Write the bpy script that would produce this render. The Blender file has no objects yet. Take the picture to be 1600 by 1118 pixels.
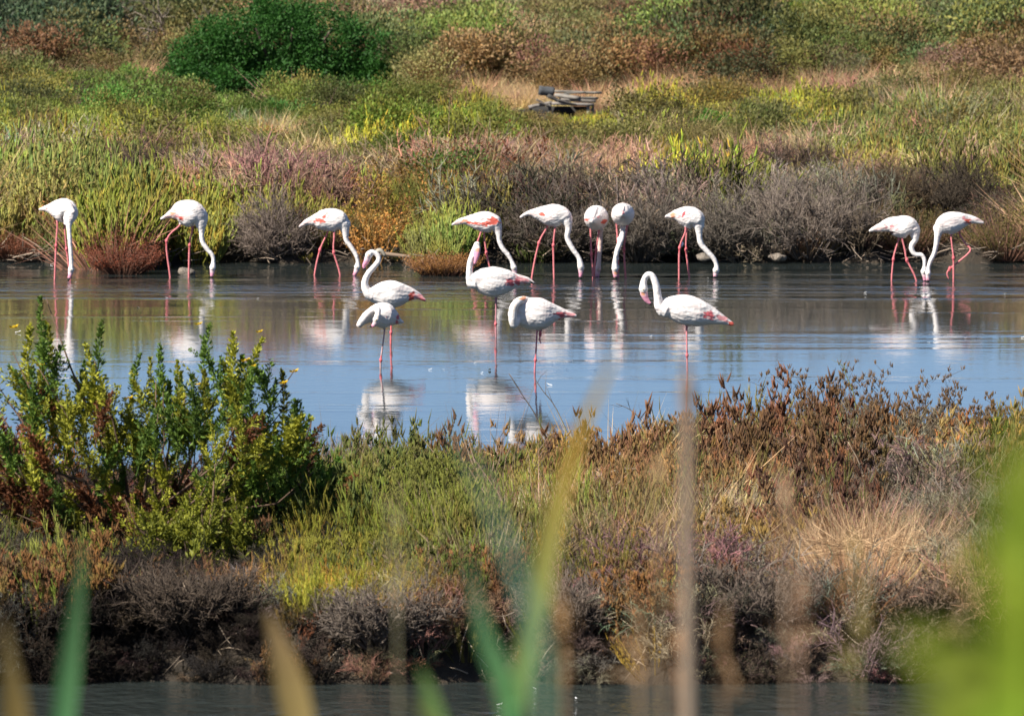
import bpy, math, random
import numpy as np
from mathutils import Vector

# ------------------------------------------------------------------ camera, world, sun, exposure
S = bpy.context.scene
F, CU, CV, EYE = 12000.0, 800.0, 559.0, 5.0
TILT = math.atan(749.0 / F)
SX, SY = 1600, 1118
cd = bpy.data.cameras.new('camera'); cam = bpy.data.objects.new('camera', cd)
S.collection.objects.link(cam); S.camera = cam
cd.sensor_width = 36.0; cd.lens = F / SX * 36.0
cd.clip_start = 0.5; cd.clip_end = 8000
cam.location = (0, 0, EYE)
cam.rotation_euler = (math.pi / 2 - TILT, 0, 0)
cd.dof.use_dof = True; cd.dof.focus_distance = 69.0; cd.dof.aperture_fstop = 9.5

tosun = Vector((-0.58, -0.42, 0.72)).normalized()
w = bpy.data.worlds.new('World'); S.world = w; w.use_nodes = True
nt = w.node_tree; nt.nodes.clear()
out = nt.nodes.new('ShaderNodeOutputWorld'); bg = nt.nodes.new('ShaderNodeBackground')
sky = nt.nodes.new('ShaderNodeTexSky'); sky.sky_type = 'NISHITA'; sky.sun_disc = False
sky.sun_elevation = math.asin(tosun.z); sky.sun_rotation = math.atan2(tosun.x, tosun.y)
sky.air_density = 0.5; sky.dust_density = 0.3; sky.ozone_density = 3.6
bg.inputs['Strength'].default_value = 0.067
nt.links.new(sky.outputs[0], bg.inputs[0]); nt.links.new(bg.outputs[0], out.inputs[0])
sl = bpy.data.lights.new('sun', 'SUN'); sl.energy = 4.9; sl.angle = math.radians(0.5); sl.color = (1.0, 0.94, 0.84)
so = bpy.data.objects.new('sun', sl); S.collection.objects.link(so)
so.rotation_euler = tosun.to_track_quat('Z', 'Y').to_euler()
S.view_settings.view_transform = 'Standard'; S.view_settings.look = 'None'
S.view_settings.gamma = 1.0; S.view_settings.exposure = 0.95
S.view_settings.use_curve_mapping = False
S.cycles.max_bounces = 6; S.cycles.diffuse_bounces = 3; S.cycles.glossy_bounces = 3
S.cycles.transmission_bounces = 3; S.cycles.transparent_max_bounces = 4
S.cycles.caustics_reflective = False; S.cycles.caustics_refractive = False

rng = np.random.default_rng(11)
random.seed(5)
PI = math.pi
ca, sa = math.cos(TILT), math.sin(TILT)

# ------------------------------------------------------------------ pixel <-> place
def ray(u, v):
    a, b = u - CU, CV - v
    return (a, F * ca + b * sa, -F * sa + b * ca)
def at_dist(u, v, d):
    r = ray(u, v); t = d / r[1]
    return Vector((r[0] * t, d, EYE + r[2] * t))
def at_z(u, v, z=0.0):
    r = ray(u, v); t = (z - EYE) / r[2]
    return Vector((r[0] * t, r[1] * t, z))
def project(P):
    x, y, z = P[:, 0], P[:, 1], P[:, 2] - EYE
    dep = y * ca - z * sa; up = y * sa + z * ca
    return CU + F * x / dep, CV - F * up / dep

# ------------------------------------------------------------------ noise
def _h(ix, iy, iz):
    n = (ix.astype(np.int64) * 374761393 + iy.astype(np.int64) * 668265263 + iz.astype(np.int64) * 2147483647) & 0x7fffffff
    n = ((n ^ (n >> 13)) * 1274126177) & 0x7fffffff
    return ((n ^ (n >> 16)) & 0xffff) / 65535.0
def noise(x, y, z=0.0, s=0):
    x = np.asarray(x, float); y = np.asarray(y, float); z = np.zeros_like(x) + z + s * 17.31
    ix, iy, iz = np.floor(x), np.floor(y), np.floor(z)
    fx, fy, fz = x - ix, y - iy, z - iz
    fx, fy, fz = [t * t * (3 - 2 * t) for t in (fx, fy, fz)]
    r = 0
    for a in (0, 1):
        for b in (0, 1):
            for c in (0, 1):
                r = r + _h(ix + a, iy + b, iz + c) * (fx if a else 1 - fx) * (fy if b else 1 - fy) * (fz if c else 1 - fz)
    return r
def fbm(x, y, s=0, o=3):
    r = 0; a = .5; k = 1
    for i in range(o):
        r = r + a * noise(x * k, y * k, 0, s + i); a *= .5; k *= 2.1
    return r / (1 - .5 ** o)
def sstep(a, b, x):
    t = np.clip((x - a) / (b - a), 0, 1); return t * t * (3 - 2 * t)

# ------------------------------------------------------------------ ground
def shore(x):
    d = 100.0 + 1.2 * (fbm(x * .8, x * 0 + 3.3, 1) - .5) + 0.8 * (noise(x * 3, x * 0, 0, 2) - .5)
    d = d - 2.2 * np.exp(-((x + .95) / .35) ** 2) - 2.0 * np.exp(-((x + 5.1) / .28) ** 2)
    return d
def ground(x, y):
    x = np.asarray(x, float); y = np.asarray(y, float)
    n1 = fbm(x * .9, y * .9, 4); n2 = fbm(x * .16, y * .16, 5)
    z = np.full_like(x, -0.45)
    z = np.where(y < 40, 3.1 - 3.55 * sstep(13, 37, y), z)                      # embankment the camera stands behind
    e = 47.55 + .5 * (fbm(x * 1.3, x * 0, 7) - .5) + .25 * (noise(x * 5, x * 0, 0, 8) - .5)
    b = e + 12.0 + 1.6 * sstep(1.0, 1.8, x) + 1.5 * (fbm(x * .5, x * 0 + 9, 9) - .5)
    isl = np.clip((y - e + .1) / .35, 0, 1) * (1 - sstep(b - 2.5, b + .6, y))
    z = np.where((y > 40) & (y < 75), -0.45 + isl * (0.82 + .12 * (n1 - .5)), z)
    s = shore(x)
    bank = np.clip((y - s + .25) / .6, 0, 1) * .66 + .30 * sstep(.3, 3, y - s) + .42 * (n1 - .5) * sstep(.3, 2, y - s) + .25 * (n2 - .5) * sstep(0, 10, y - s)
    left = sstep(-.035, -.06, x / np.maximum(y, 1))
    crest = (.50 + .6 * left + .25 * (n2 - .5))
    dune = crest * sstep(176, 206, y) - (crest + .3) * sstep(212, 262, y)
    z = np.where(y >= 75, -0.45 + bank + dune, z)
    far = sstep(285, 330, y)
    lag = sstep(-.02, -.028, x / np.maximum(y, 1)) * sstep(265, 285, y) * (1 - sstep(1500, 1800, y))
    z = z - far * .1 - lag * .9
    return z

def mat(name):
    m = bpy.data.materials.new(name); m.use_nodes = True
    t = m.node_tree; t.nodes.clear()
    o = t.nodes.new('ShaderNodeOutputMaterial')
    return m, t, o
def N(t, typ, **kw):
    n = t.nodes.new(typ)
    for k, v in kw.items():
        if k.startswith('_'): setattr(n, k[1:], v)
        else: n.inputs[k.replace('9', ' ')].default_value = v
    return n
L = lambda t, a, b: t.links.new(a, b)

def ramp(t, stops):
    r = t.nodes.new('ShaderNodeValToRGB')
    e = r.color_ramp.elements
    e[0].position, e[0].color = stops[0][0], (*stops[0][1], 1)
    e[1].position, e[1].color = stops[-1][0], (*stops[-1][1], 1)
    for p, c in stops[1:-1]:
        q = e.new(p); q.color = (*c, 1)
    return r

m_soil, t, o = mat('salt_marsh_soil')
tc = N(t, 'ShaderNodeTexCoord'); n1 = N(t, 'ShaderNodeTexNoise', Scale=.7, Detail=8.0, Roughness=.65)
n2 = N(t, 'ShaderNodeTexNoise', Scale=14.0, Detail=6.0, Roughness=.7)
L(t, tc.outputs['Object'], n1.inputs['Vector']); L(t, tc.outputs['Object'], n2.inputs['Vector'])
r1 = ramp(t, [(.3, (.022, .017, .012)), (.5, (.042, .032, .022)), (.7, (.085, .064, .043))])
r2 = ramp(t, [(.3, (.5, .5, .5)), (.7, (1.25, 1.2, 1.1))])
mx = N(t, 'ShaderNodeMix', _data_type='RGBA', _blend_type='MULTIPLY'); mx.inputs[0].default_value = 1
L(t, n1.outputs[0], r1.inputs[0]); L(t, n2.outputs[0], r2.inputs[0])
L(t, r1.outputs[0], mx.inputs[6]); L(t, r2.outputs[0], mx.inputs[7])
p = N(t, 'ShaderNodeBsdfPrincipled', Roughness=.95)
bp = N(t, 'ShaderNodeBump', Strength=.8, Distance=.04)
L(t, n2.outputs[0], bp.inputs['Height']); L(t, bp.outputs[0], p.inputs['Normal'])
L(t, mx.outputs[2], p.inputs['Base Color']); L(t, p.outputs[0], o.inputs[0])

def mesh_np(name, V, Fs, material=None, smooth=False):
    """Fs: list of int arrays (n,k)"""
    me = bpy.data.meshes.new(name)
    V = np.asarray(V, np.float32)
    me.vertices.add(len(V)); me.vertices.foreach_set('co', V.ravel())
    tot = np.concatenate([np.full(len(f), f.shape[1], np.int32) for f in Fs if len(f)])
    li = np.concatenate([f.ravel() for f in Fs if len(f)]).astype(np.int32)
    me.loops.add(len(li)); me.loops.foreach_set('vertex_index', li)
    me.polygons.add(len(tot))
    st = np.zeros(len(tot), np.int32); st[1:] = np.cumsum(tot)[:-1]
    me.polygons.foreach_set('loop_start', st)
    if smooth: me.polygons.foreach_set('use_smooth', np.ones(len(tot), bool))
    me.update(calc_edges=True); me.validate()
    if material: me.materials.append(material)
    return me
def link(name, me, parent=None):
    ob = bpy.data.objects.new(name, me); S.collection.objects.link(ob)
    if parent is not None: ob.parent = parent
    return ob
def tag(ob, label=None, cat=None, group=None, kind=None):
    if label: ob['label'] = label
    if cat: ob['category'] = cat
    if group: ob['group'] = group
    if kind: ob['kind'] = kind
    return ob
def empty(name, loc):
    ob = bpy.data.objects.new(name, None); S.collection.objects.link(ob)
    ob.location = loc; ob.empty_display_size = .1
    return ob

xs = np.concatenate([-np.geomspace(2500, 62, 22), np.arange(-60, -20, 1.0), np.arange(-20, 20, .25), np.arange(20, 60, 1.0), np.geomspace(62, 2500, 22)])
ys = np.concatenate([np.arange(-20, 46, 2.0), np.arange(46, 69, .2), np.arange(69, 94, 2.0), np.arange(94, 108, .2), np.arange(108, 300, 1.25), np.geomspace(300, 6500, 40)])
X, Y = np.meshgrid(xs, ys); Z = ground(X, Y)
def gridfaces(nr, nc):
    i = np.arange(nr * nc).reshape(nr, nc)
    return np.stack([i[:-1, :-1], i[:-1, 1:], i[1:, 1:], i[1:, :-1]], -1).reshape(-1, 4)
g = link('ground', mesh_np('ground', np.stack([X, Y, Z], -1).reshape(-1, 3), [gridfaces(*X.shape)], m_soil, True))
tag(g, kind='structure')

# ------------------------------------------------------------------ water
m_wat, t, o = mat('pond_water')
tc = N(t, 'ShaderNodeTexCoord')
def wnoise(scl, sc, det=2.0):
    mp = N(t, 'ShaderNodeMapping'); mp.inputs['Scale'].default_value = scl
    n = N(t, 'ShaderNodeTexNoise', Scale=sc, Detail=det, Roughness=.5)
    L(t, tc.outputs['Object'], mp.inputs[0]); L(t, mp.outputs[0], n.inputs['Vector']); return n
big = wnoise((.22, .22, 1), 1.0, 3.0)
bands = wnoise((.10, .8, 1), 1.0, 2.0)
fine = wnoise((1.0, .6, 1), 9.0, 3.0)
mid = wnoise((.7, .45, 1), 2.6, 2.0)
sp = N(t, 'ShaderNodeSeparateXYZ'); L(t, tc.outputs['Object'], sp.inputs[0])
def mr(src, a, b, c, d):
    m = N(t, 'ShaderNodeMapRange'); m.inputs[1].default_value = a; m.inputs[2].default_value = b
    m.inputs[3].default_value = c; m.inputs[4].default_value = d; L(t, src, m.inputs[0]); return m.outputs[0]
def mth(op, a, b):
    m = N(t, 'ShaderNodeMath', _operation=op)
    for i, v in enumerate((a, b)):
        if isinstance(v, (int, float)): m.inputs[i].default_value = v
        else: L(t, v, m.inputs[i])
    return m.outputs[0]
# a light breeze roughens the far part of the pond and the near channel, the middle lies calm
windy = mr(sp.outputs[1], 90.0, 94.0, 0.0, 1.0)
windy2 = mr(sp.outputs[1], 98.5, 97.0, 0.0, 1.0)
chan = mr(sp.outputs[1], 50.0, 46.0, 0.0, 1.0)
wb = mth('ADD', mth('MULTIPLY', mth('MULTIPLY', windy, windy2), mr(bands.outputs[0], .38, .6, .15, 1.0)), chan)
st = mth('ADD', .11, mth('MULTIPLY', wb, 2.3))
patch = mr(bands.outputs[0], .54, .72, 0.0, .22)
st = mth('ADD', st, patch)
hgt = mth('ADD', mth('MULTIPLY', fine.outputs[0], .010), mth('MULTIPLY', mid.outputs[0], .016))
rings = None
for bu, bv, am in [(109, 436, 1), (331, 432, 1), (553, 431, 1), (907, 435, .8), (933, 434, .8), (962, 434, .9), (1117, 434, 1), (1446, 440, 1.2), (775, 527, .5), (837, 582, .7), (595, 575, .6), (611, 537, .5), (1490, 440, .5), (266, 432, .5), (491, 430, .6)]:
    c_ = at_z(bu, bv); vd = N(t, 'ShaderNodeVectorMath', _operation='DISTANCE'); vd.inputs[1].default_value = c_; L(t, tc.outputs['Object'], vd.inputs[0])
    dd = vd.outputs['Value']; wv = mth('MULTIPLY', mth('SINE', mth('MULTIPLY', dd, 46.0), 0), mth('POWER', 2.718, mth('MULTIPLY', dd, -4.0)))
    wv = mth('MULTIPLY', wv, 0.0008 * am); rings = wv if rings is None else mth('ADD', rings, wv)
hgt = mth('ADD', mth('MULTIPLY', hgt, st), rings); st = 1.0
bp = N(t, 'ShaderNodeBump', Distance=1.0); bp.inputs['Strength'].default_value = 1.0
L(t, hgt, bp.inputs['Height'])
p = N(t, 'ShaderNodeBsdfPrincipled', Roughness=.05, IOR=1.33); p.inputs['Base Color'].default_value = (.030, .038, .036, 1)
L(t, bp.outputs[0], p.inputs['Normal']); L(t, p.outputs[0], o.inputs[0])
wx = np.array([-2500., -200, -40, 40, 200, 2500]); wy = np.array([25., 60, 110, 300, 1000, 6000])
X, Y = np.meshgrid(wx, wy)
wt = link('water', mesh_np('water', np.stack([X, Y, X * 0], -1).reshape(-1, 3), [gridfaces(*X.shape)], m_wat))
tag(wt, kind='structure')

# ------------------------------------------------------------------ plant pieces
class Acc:
    def __init__(s): s.V = []; s.T = []; s.Q = []; s.R = []; s.n = 0
    def add(s, V, T, Q, R):
        s.V.append(V)
        if T is not None and len(T): s.T.append(T + s.n)
        if Q is not None and len(Q): s.Q.append(Q + s.n)
        s.R.append(R); s.n += len(V)
    def mesh(s, name, material, smooth=False):
        T = np.concatenate(s.T) if s.T else np.zeros((0, 3), int)
        Q = np.concatenate(s.Q) if s.Q else np.zeros((0, 4), int)
        me = mesh_np(name, np.concatenate(s.V), [T, Q], material, smooth)
        a = me.attributes.new('rnd', 'FLOAT', 'POINT'); a.data.foreach_set('value', np.concatenate(s.R).astype(np.float32))
        return me
def unit(v): return v / np.maximum(np.linalg.norm(v, axis=-1, keepdims=True), 1e-9)
def perp(D, r):
    R = r.normal(size=D.shape); return unit(R - (R * D).sum(-1, keepdims=True) * D)
def cones(acc, O, D, Ln, R0, bend, r, R1=None, rnd=None):
    """slender three-sided stems, two segments; bend = (n,3) offset at tip"""
    n = len(O); D = unit(D); A = perp(D, r); B = np.cross(D, A)
    Ln = np.broadcast_to(np.asarray(Ln, float), (n,))[:, None]; R0 = np.broadcast_to(np.asarray(R0, float), (n,))[:, None]
    mid = O + D * Ln * .5 + bend * .25; tip = O + D * Ln + bend
    V = np.zeros((n, 7, 3))
    for k in range(3):
        c, s_ = math.cos(k * 2 * PI / 3), math.sin(k * 2 * PI / 3)
        V[:, k] = O + (A * c + B * s_) * R0
        V[:, 3 + k] = mid + (A * c + B * s_) * R0 * .8
    V[:, 6] = tip
    b = (np.arange(n) * 7)[:, None]
    Q = np.concatenate([b + np.array([[k, (k + 1) % 3, 3 + (k + 1) % 3, 3 + k]]) for k in range(3)])
    T = np.concatenate([b + np.array([[3 + k, 3 + (k + 1) % 3, 6]]) for k in range(3)])
    if rnd is None: rnd = r.random(n)
    acc.add(V.reshape(-1, 3), T, Q, np.repeat(rnd, 7))
    return tip
def blades(acc, O, D, Ln, W, bend, r, rnd=None):
    n = len(O); D = unit(D); A = perp(D, r)
    Ln = np.broadcast_to(np.asarray(Ln, float), (n,))[:, None]; W = np.broadcast_to(np.asarray(W, float), (n,))[:, None]
    V = np.zeros((n, 5, 3))
    V[:, 0] = O - A * W * .5; V[:, 1] = O + A * W * .5
    m = O + D * Ln * .55 + bend * .3
    V[:, 2] = m + A * W * .4; V[:, 3] = m - A * W * .4
    V[:, 4] = O + D * Ln + bend
    b = (np.arange(n) * 5)[:, None]
    if rnd is None: rnd = r.random(n)
    acc.add(V.reshape(-1, 3), b + np.array([[3, 2, 4]]), b + np.array([[0, 1, 2, 3]]), np.repeat(rnd, 5))
def leaves(acc, O, D, Ln, W, r, rnd=None):
    n = len(O); D = unit(D); A = perp(D, r); B = np.cross(D, A)
    Ln = np.broadcast_to(np.asarray(Ln, float), (n,))[:, None]; W = np.broadcast_to(np.asarray(W, float), (n,))[:, None]
    V = np.zeros((n, 4, 3))
    V[:, 0] = O; V[:, 1] = O + D * Ln * .5 + A * W * .5 + B * W * .15; V[:, 2] = O + D * Ln; V[:, 3] = O + D * Ln * .5 - A * W * .5 + B * W * .15
    b = (np.arange(n) * 4)[:, None]
    if rnd is None: rnd = r.random(n)
    acc.add(V.reshape(-1, 3), np.concatenate([b + np.array([[0, 1, 2]]), b + np.array([[0, 2, 3]])]), None, np.repeat(rnd, 4))

def plant_mat(name, ca_, cb_, trans=.25, rough=.75, inst=True):
    """colour = per plant tint x per piece variation between two multipliers"""
    m, t, o = mat(name)
    at = N(t, 'ShaderNodeAttribute', _attribute_name='tint', _attribute_type='INSTANCER')
    rn = N(t, 'ShaderNodeAttribute', _attribute_name='rnd')
    rp = ramp(t, [(0., ca_), (1., cb_)])
    L(t, rn.outputs['Fac'], rp.inputs[0])
    mx = N(t, 'ShaderNodeMix', _data_type='RGBA', _blend_type='MULTIPLY'); mx.inputs[0].default_value = 1
    L(t, at.outputs['Color'], mx.inputs[6]); L(t, rp.outputs[0], mx.inputs[7])
    p = N(t, 'ShaderNodeBsdfPrincipled', Roughness=rough); p.inputs['Specular IOR Level'].default_value = .25
    L(t, mx.outputs[2], p.inputs['Base Color'])
    if trans > 0:
        tr = N(t, 'ShaderNodeBsdfTranslucent'); L(t, mx.outputs[2], tr.inputs[0])
        ms = N(t, 'ShaderNodeMixShader'); ms.inputs[0].default_value = trans
        L(t, p.outputs[0], ms.inputs[1]); L(t, tr.outputs[0], ms.inputs[2]); L(t, ms.outputs[0], o.inputs[0])
    else: L(t, p.outputs[0], o.inputs[0])
    return m
M_FLESH = plant_mat('fleshy_stem', (.62, .58, .55), (1.45, 1.4, 1.2), .22)
M_TWIG = plant_mat('dry_twig', (.45, .43, .42), (1.7, 1.62, 1.5), 0.0, .9)
M_GRASS = plant_mat('dry_grass_blade', (.55, .5, .45), (1.5, 1.45, 1.35), .3)
M_LEAF = plant_mat('shrub_leaf', (.62, .66, .66), (1.4, 1.3, 1.05), .25, .6)

def dirs(n, r, spread=.6, up=1.0):
    a = r.random(n) * 2 * PI; q = np.sqrt(r.random(n)) * spread
    return unit(np.stack([np.cos(a) * q, np.sin(a) * q, np.full(n, up)], -1)), a, q

def proto_glasswort(seed, R=.22, Hh=.34, ns=42, side=6, rad=.0065, sl=.16):
    r = np.random.default_rng(seed); acc = Acc()
    D, a, q = dirs(ns, r, .75)
    O = np.stack([np.cos(a) * q * R * .9, np.sin(a) * q * R * .9, np.full(ns, -.04)], -1)
    Ln = Hh * (.6 + .5 * r.random(ns)) * (1.05 - .35 * q / .75)
    bend = np.zeros((ns, 3)); bend[:, 2] = Ln * .12
    cones(acc, O, D, Ln, rad * .9, bend, r)
    i = np.repeat(np.arange(ns), side); tt = np.tile(np.linspace(.3, .95, side), ns) + r.normal(size=ns * side) * .05
    P = O[i] + D[i] * (Ln[i] * tt)[:, None] + bend[i] * (tt ** 2)[:, None]
    D2 = unit(D[i] * .8 + perp(D[i], r) * .65 + np.array([0, 0, .75]))
    cones(acc, P, D2, Hh * (sl + sl * r.random(len(P))), rad, np.zeros_like(P) + [0, 0, .01], r)
    return acc.mesh('glasswort_tuft', M_FLESH)
def proto_fingers(seed, R=.16, Hh=.36, ns=15, ncl=9, nf=4, fl=.034, fr=.0045):
    """thin woody stems carrying bunches of short upright fleshy fingers"""
    r = np.random.default_rng(seed); acc = Acc()
    D, a, q = dirs(ns, r, .8)
    O = np.stack([np.cos(a) * q * R, np.sin(a) * q * R, np.full(ns, -.04)], -1)
    Ln = Hh * (.5 + .6 * r.random(ns)); bend = perp(D, r) * Ln[:, None] * .15
    cones(acc, O, D, Ln, .0035, bend, r, rnd=np.zeros(ns))
    i = np.repeat(np.arange(ns), ncl); tt = .3 + .7 * r.random(len(i)) ** .8
    P = O[i] + D[i] * (Ln[i] * tt)[:, None] + bend[i] * (tt ** 2)[:, None]; S1 = unit(perp(D[i], r) + [0, 0, .9])
    l1 = Hh * .18 * r.random(len(i)); cones(acc, P, S1, l1, .002, np.zeros_like(P), r, rnd=np.zeros(len(i)))
    C = P + S1 * (l1 * .8)[:, None]; cc = r.random(len(i))
    j = np.repeat(np.arange(len(C)), nf); n = len(j)
    D3 = unit(perp(np.tile([0, 0, 1.], (n, 1)), r) * .55 + [0, 0, 1.])
    cones(acc, C[j] + r.normal(size=(n, 3)) * .006, D3, fl * (.6 + .7 * r.random(n)), fr, np.zeros((n, 3)) + [0, 0, fl * .15], r, rnd=np.clip(.6 * cc[j] + .4 * r.random(n), .05, 1))
    return acc.mesh('finger_tuft', M_FLESH)
def proto_tussock(seed, R, Hh, n, W):
    r = np.random.default_rng(seed); acc = Acc()
    n1 = n // 2; D, a, q = dirs(n1, r, 1.3); D = unit(D + r.normal(size=D.shape) * .35)
    O = np.stack([np.cos(a) * q * R * .6, np.sin(a) * q * R * .6, Hh * .35 * r.random(n1) * (1 - .6 * q)], -1)
    blades(acc, O, D, Hh * (.3 + .65 * r.random(n1)), W, r.normal(size=(n1, 3)) * Hh * .16, r)
    n2 = n - n1; a = r.random(n2) * 2 * PI; q = np.sqrt(r.random(n2)) * 1.1
    O = np.stack([np.cos(a) * q * R, np.sin(a) * q * R, np.maximum(.02, Hh * .62 * np.sqrt(np.clip(1.25 - q * q, 0, 1)) * (.6 + .4 * r.random(n2)))], -1)
    blades(acc, O, unit(r.normal(size=(n2, 3)) * [1, 1, .35]), Hh * (.2 + .45 * r.random(n2)), W, r.normal(size=(n2, 3)) * Hh * .12, r)
    return acc.mesh('tussock', M_GRASS)
def proto_twigs(seed, R=.5, Hh=.55, n0=34, rad=.006, k1=5, k2=5, droop=.05, mat_=None):
    r = np.random.default_rng(seed); acc = Acc()
    D, a, q = dirs(n0, r, 1.25)
    O = np.stack([np.cos(a) * q * R * .25, np.sin(a) * q * R * .25, np.full(n0, -.05)], -1)
    sc = 1 / np.sqrt((D[:, 0] ** 2 + D[:, 1] ** 2) / R ** 2 + D[:, 2] ** 2 / Hh ** 2)
    Ln = sc * (.55 + .35 * r.random(n0))
    b = perp(D, r) * Ln[:, None] * .18
    cones(acc, O, D, Ln, rad * 1.4, b, r)
    def child(O, D, Ln, b, k, lf, rd, sp):
        i = np.repeat(np.arange(len(O)), k); tt = .25 + .75 * r.random(len(i))
        P = O[i] + D[i] * (Ln[i] * tt)[:, None] + b[i] * (tt ** 2)[:, None]
        D2 = unit(D[i] + perp(D[i], r) * sp * (.5 + r.random(len(i)))[:, None] + [0, 0, .25])
        L2 = Ln[i] * lf * (.6 + .6 * r.random(len(i))); b2 = perp(D2, r) * L2[:, None] * .22 - np.array([0, 0, droop]) * L2[:, None]
        cones(acc, P, D2, L2, rd, b2, r)
        return P, D2, L2, b2
    c = child(O, D, Ln, b, k1, .5, rad, .8)
    child(*c, k2, .55, rad * .65, .9)
    return acc.mesh('twig_dome', mat_ or M_TWIG)
def proto_grass(seed, R=.2, Hh=.45, n=150, W=.006, lean=.8, bendk=.35):
    r = np.random.default_rng(seed); acc = Acc()
    D, a, q = dirs(n, r, lean)
    O = np.stack([np.cos(a) * q * R, np.sin(a) * q * R, np.full(n, -.03)], -1)
    Ln = Hh * (.5 + .7 * r.random(n)); out_ = np.stack([np.cos(a), np.sin(a), -.6 + 0 * a], -1) + r.normal(size=(n, 3)) * .5
    blades(acc, O, D, Ln, W, out_ * (Ln * bendk)[:, None] * r.random((n, 1)), r)
    return acc.mesh('grass_tuft', M_GRASS)
def proto_leafy(seed, R=.5, Hh=.6, n=1500, leaf=.05, lw=.45, clump=26, up=.5):
    """crown of leaf clumps spread through the volume"""
    r = np.random.default_rng(seed); acc = Acc()
    D, a, q = dirs(clump, r, 1.3)
    D[:, 2] = np.abs(D[:, 2]); C = D * np.array([R, R, Hh]) * (.35 + .55 * r.random(clump) ** .5)[:, None]; C[:, 2] += Hh * .08
    i = r.integers(0, clump, n); cr = (.16 + .14 * r.random(clump)) * R * 1.5
    d = unit(r.normal(size=(n, 3))); P = C[i] + d * (cr[i] * r.random(n) ** .4)[:, None] * [1, 1, .8]
    P[:, 2] = np.abs(P[:, 2])
    cv = r.random(clump)
    leaves(acc, P, unit(d + r.normal(size=(n, 3)) * .5 + [0, 0, up]), leaf * (.6 + .7 * r.random(n)), leaf * lw, r, rnd=np.clip(.35 * cv[i] + .65 * r.random(n), 0, 1))
    return acc.mesh('leaf_crown', M_LEAF)
def proto_sprigs(seed, R=.3, Hh=.45, ns=30, nl=26, leaf=.02, lw=.4):
    """upright shoots clothed in short leaves (sea-blite)"""
    r = np.random.default_rng(seed); acc = Acc()
    D, a, q = dirs(ns, r, .7)
    O = np.stack([np.cos(a) * q * R, np.sin(a) * q * R, np.full(ns, -.03)], -1)
    Ln = Hh * (.6 + .5 * r.random(ns)); z = np.zeros((ns, 3))
    cones(acc, O, D, Ln, .004, z, r, rnd=np.zeros(ns))
    i = np.repeat(np.arange(ns), nl); tt = .35 + .68 * r.random(len(i))
    P = O[i] + D[i] * (Ln[i] * tt)[:, None] + r.normal(size=(len(i), 3)) * .012
    leaves(acc, P, unit(D[i] * .9 + perp(D[i], r)), leaf * (.7 + .6 * r.random(len(i))), leaf * lw, r)
    return acc.mesh('sprig_tuft', M_LEAF)

KINDS = {
 'glasswort': [proto_glasswort(10 + k, ns=30, side=10, R=.15 + .04 * (k % 2), Hh=.32, rad=.006, sl=.085) for k in range(5)],
 'twigs': [proto_twigs(20 + k, R=.33, Hh=.42, n0=24, k1=5, k2=4, rad=.0045) for k in range(5)],
 'grass': [proto_grass(30 + k, n=130) for k in range(4)],
 'leafy': [proto_leafy(40 + k, R=.36, Hh=.42, n=1500, leaf=.028, clump=22) for k in range(5)],
 'sprigs': [proto_sprigs(50 + k, R=.2, Hh=.36, ns=26, nl=24, leaf=.026) for k in range(4)],
 'fineglass': [proto_glasswort(60 + k, R=.13, Hh=.34, ns=26, side=17, rad=.0024, sl=.075) for k in range(5)],
 'finetwigs': [proto_twigs(70 + k, R=.30, Hh=.30, n0=26, k1=6, k2=6, rad=.0028, droop=.25) for k in range(5)],
 'fingers': [proto_fingers(110 + k, Hh=.34 + .04 * (k % 3)) for k in range(6)],
 'finesprigs': [proto_sprigs(90 + k, R=.15, Hh=.36, ns=30, nl=34, leaf=.015) for k in range(5)],
 'finegrass': [proto_grass(80 + k, R=.14, Hh=.38, n=120, W=.0045) for k in range(4)],
}
COLL = {}
for k, ms in KINDS.items():
    c = bpy.data.collections.new('proto_' + k); COLL[k] = c
    for i, me in enumerate(ms):
        o_ = bpy.data.objects.new('%s_%02d' % (k, i), me); c.objects.link(o_)

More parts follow.
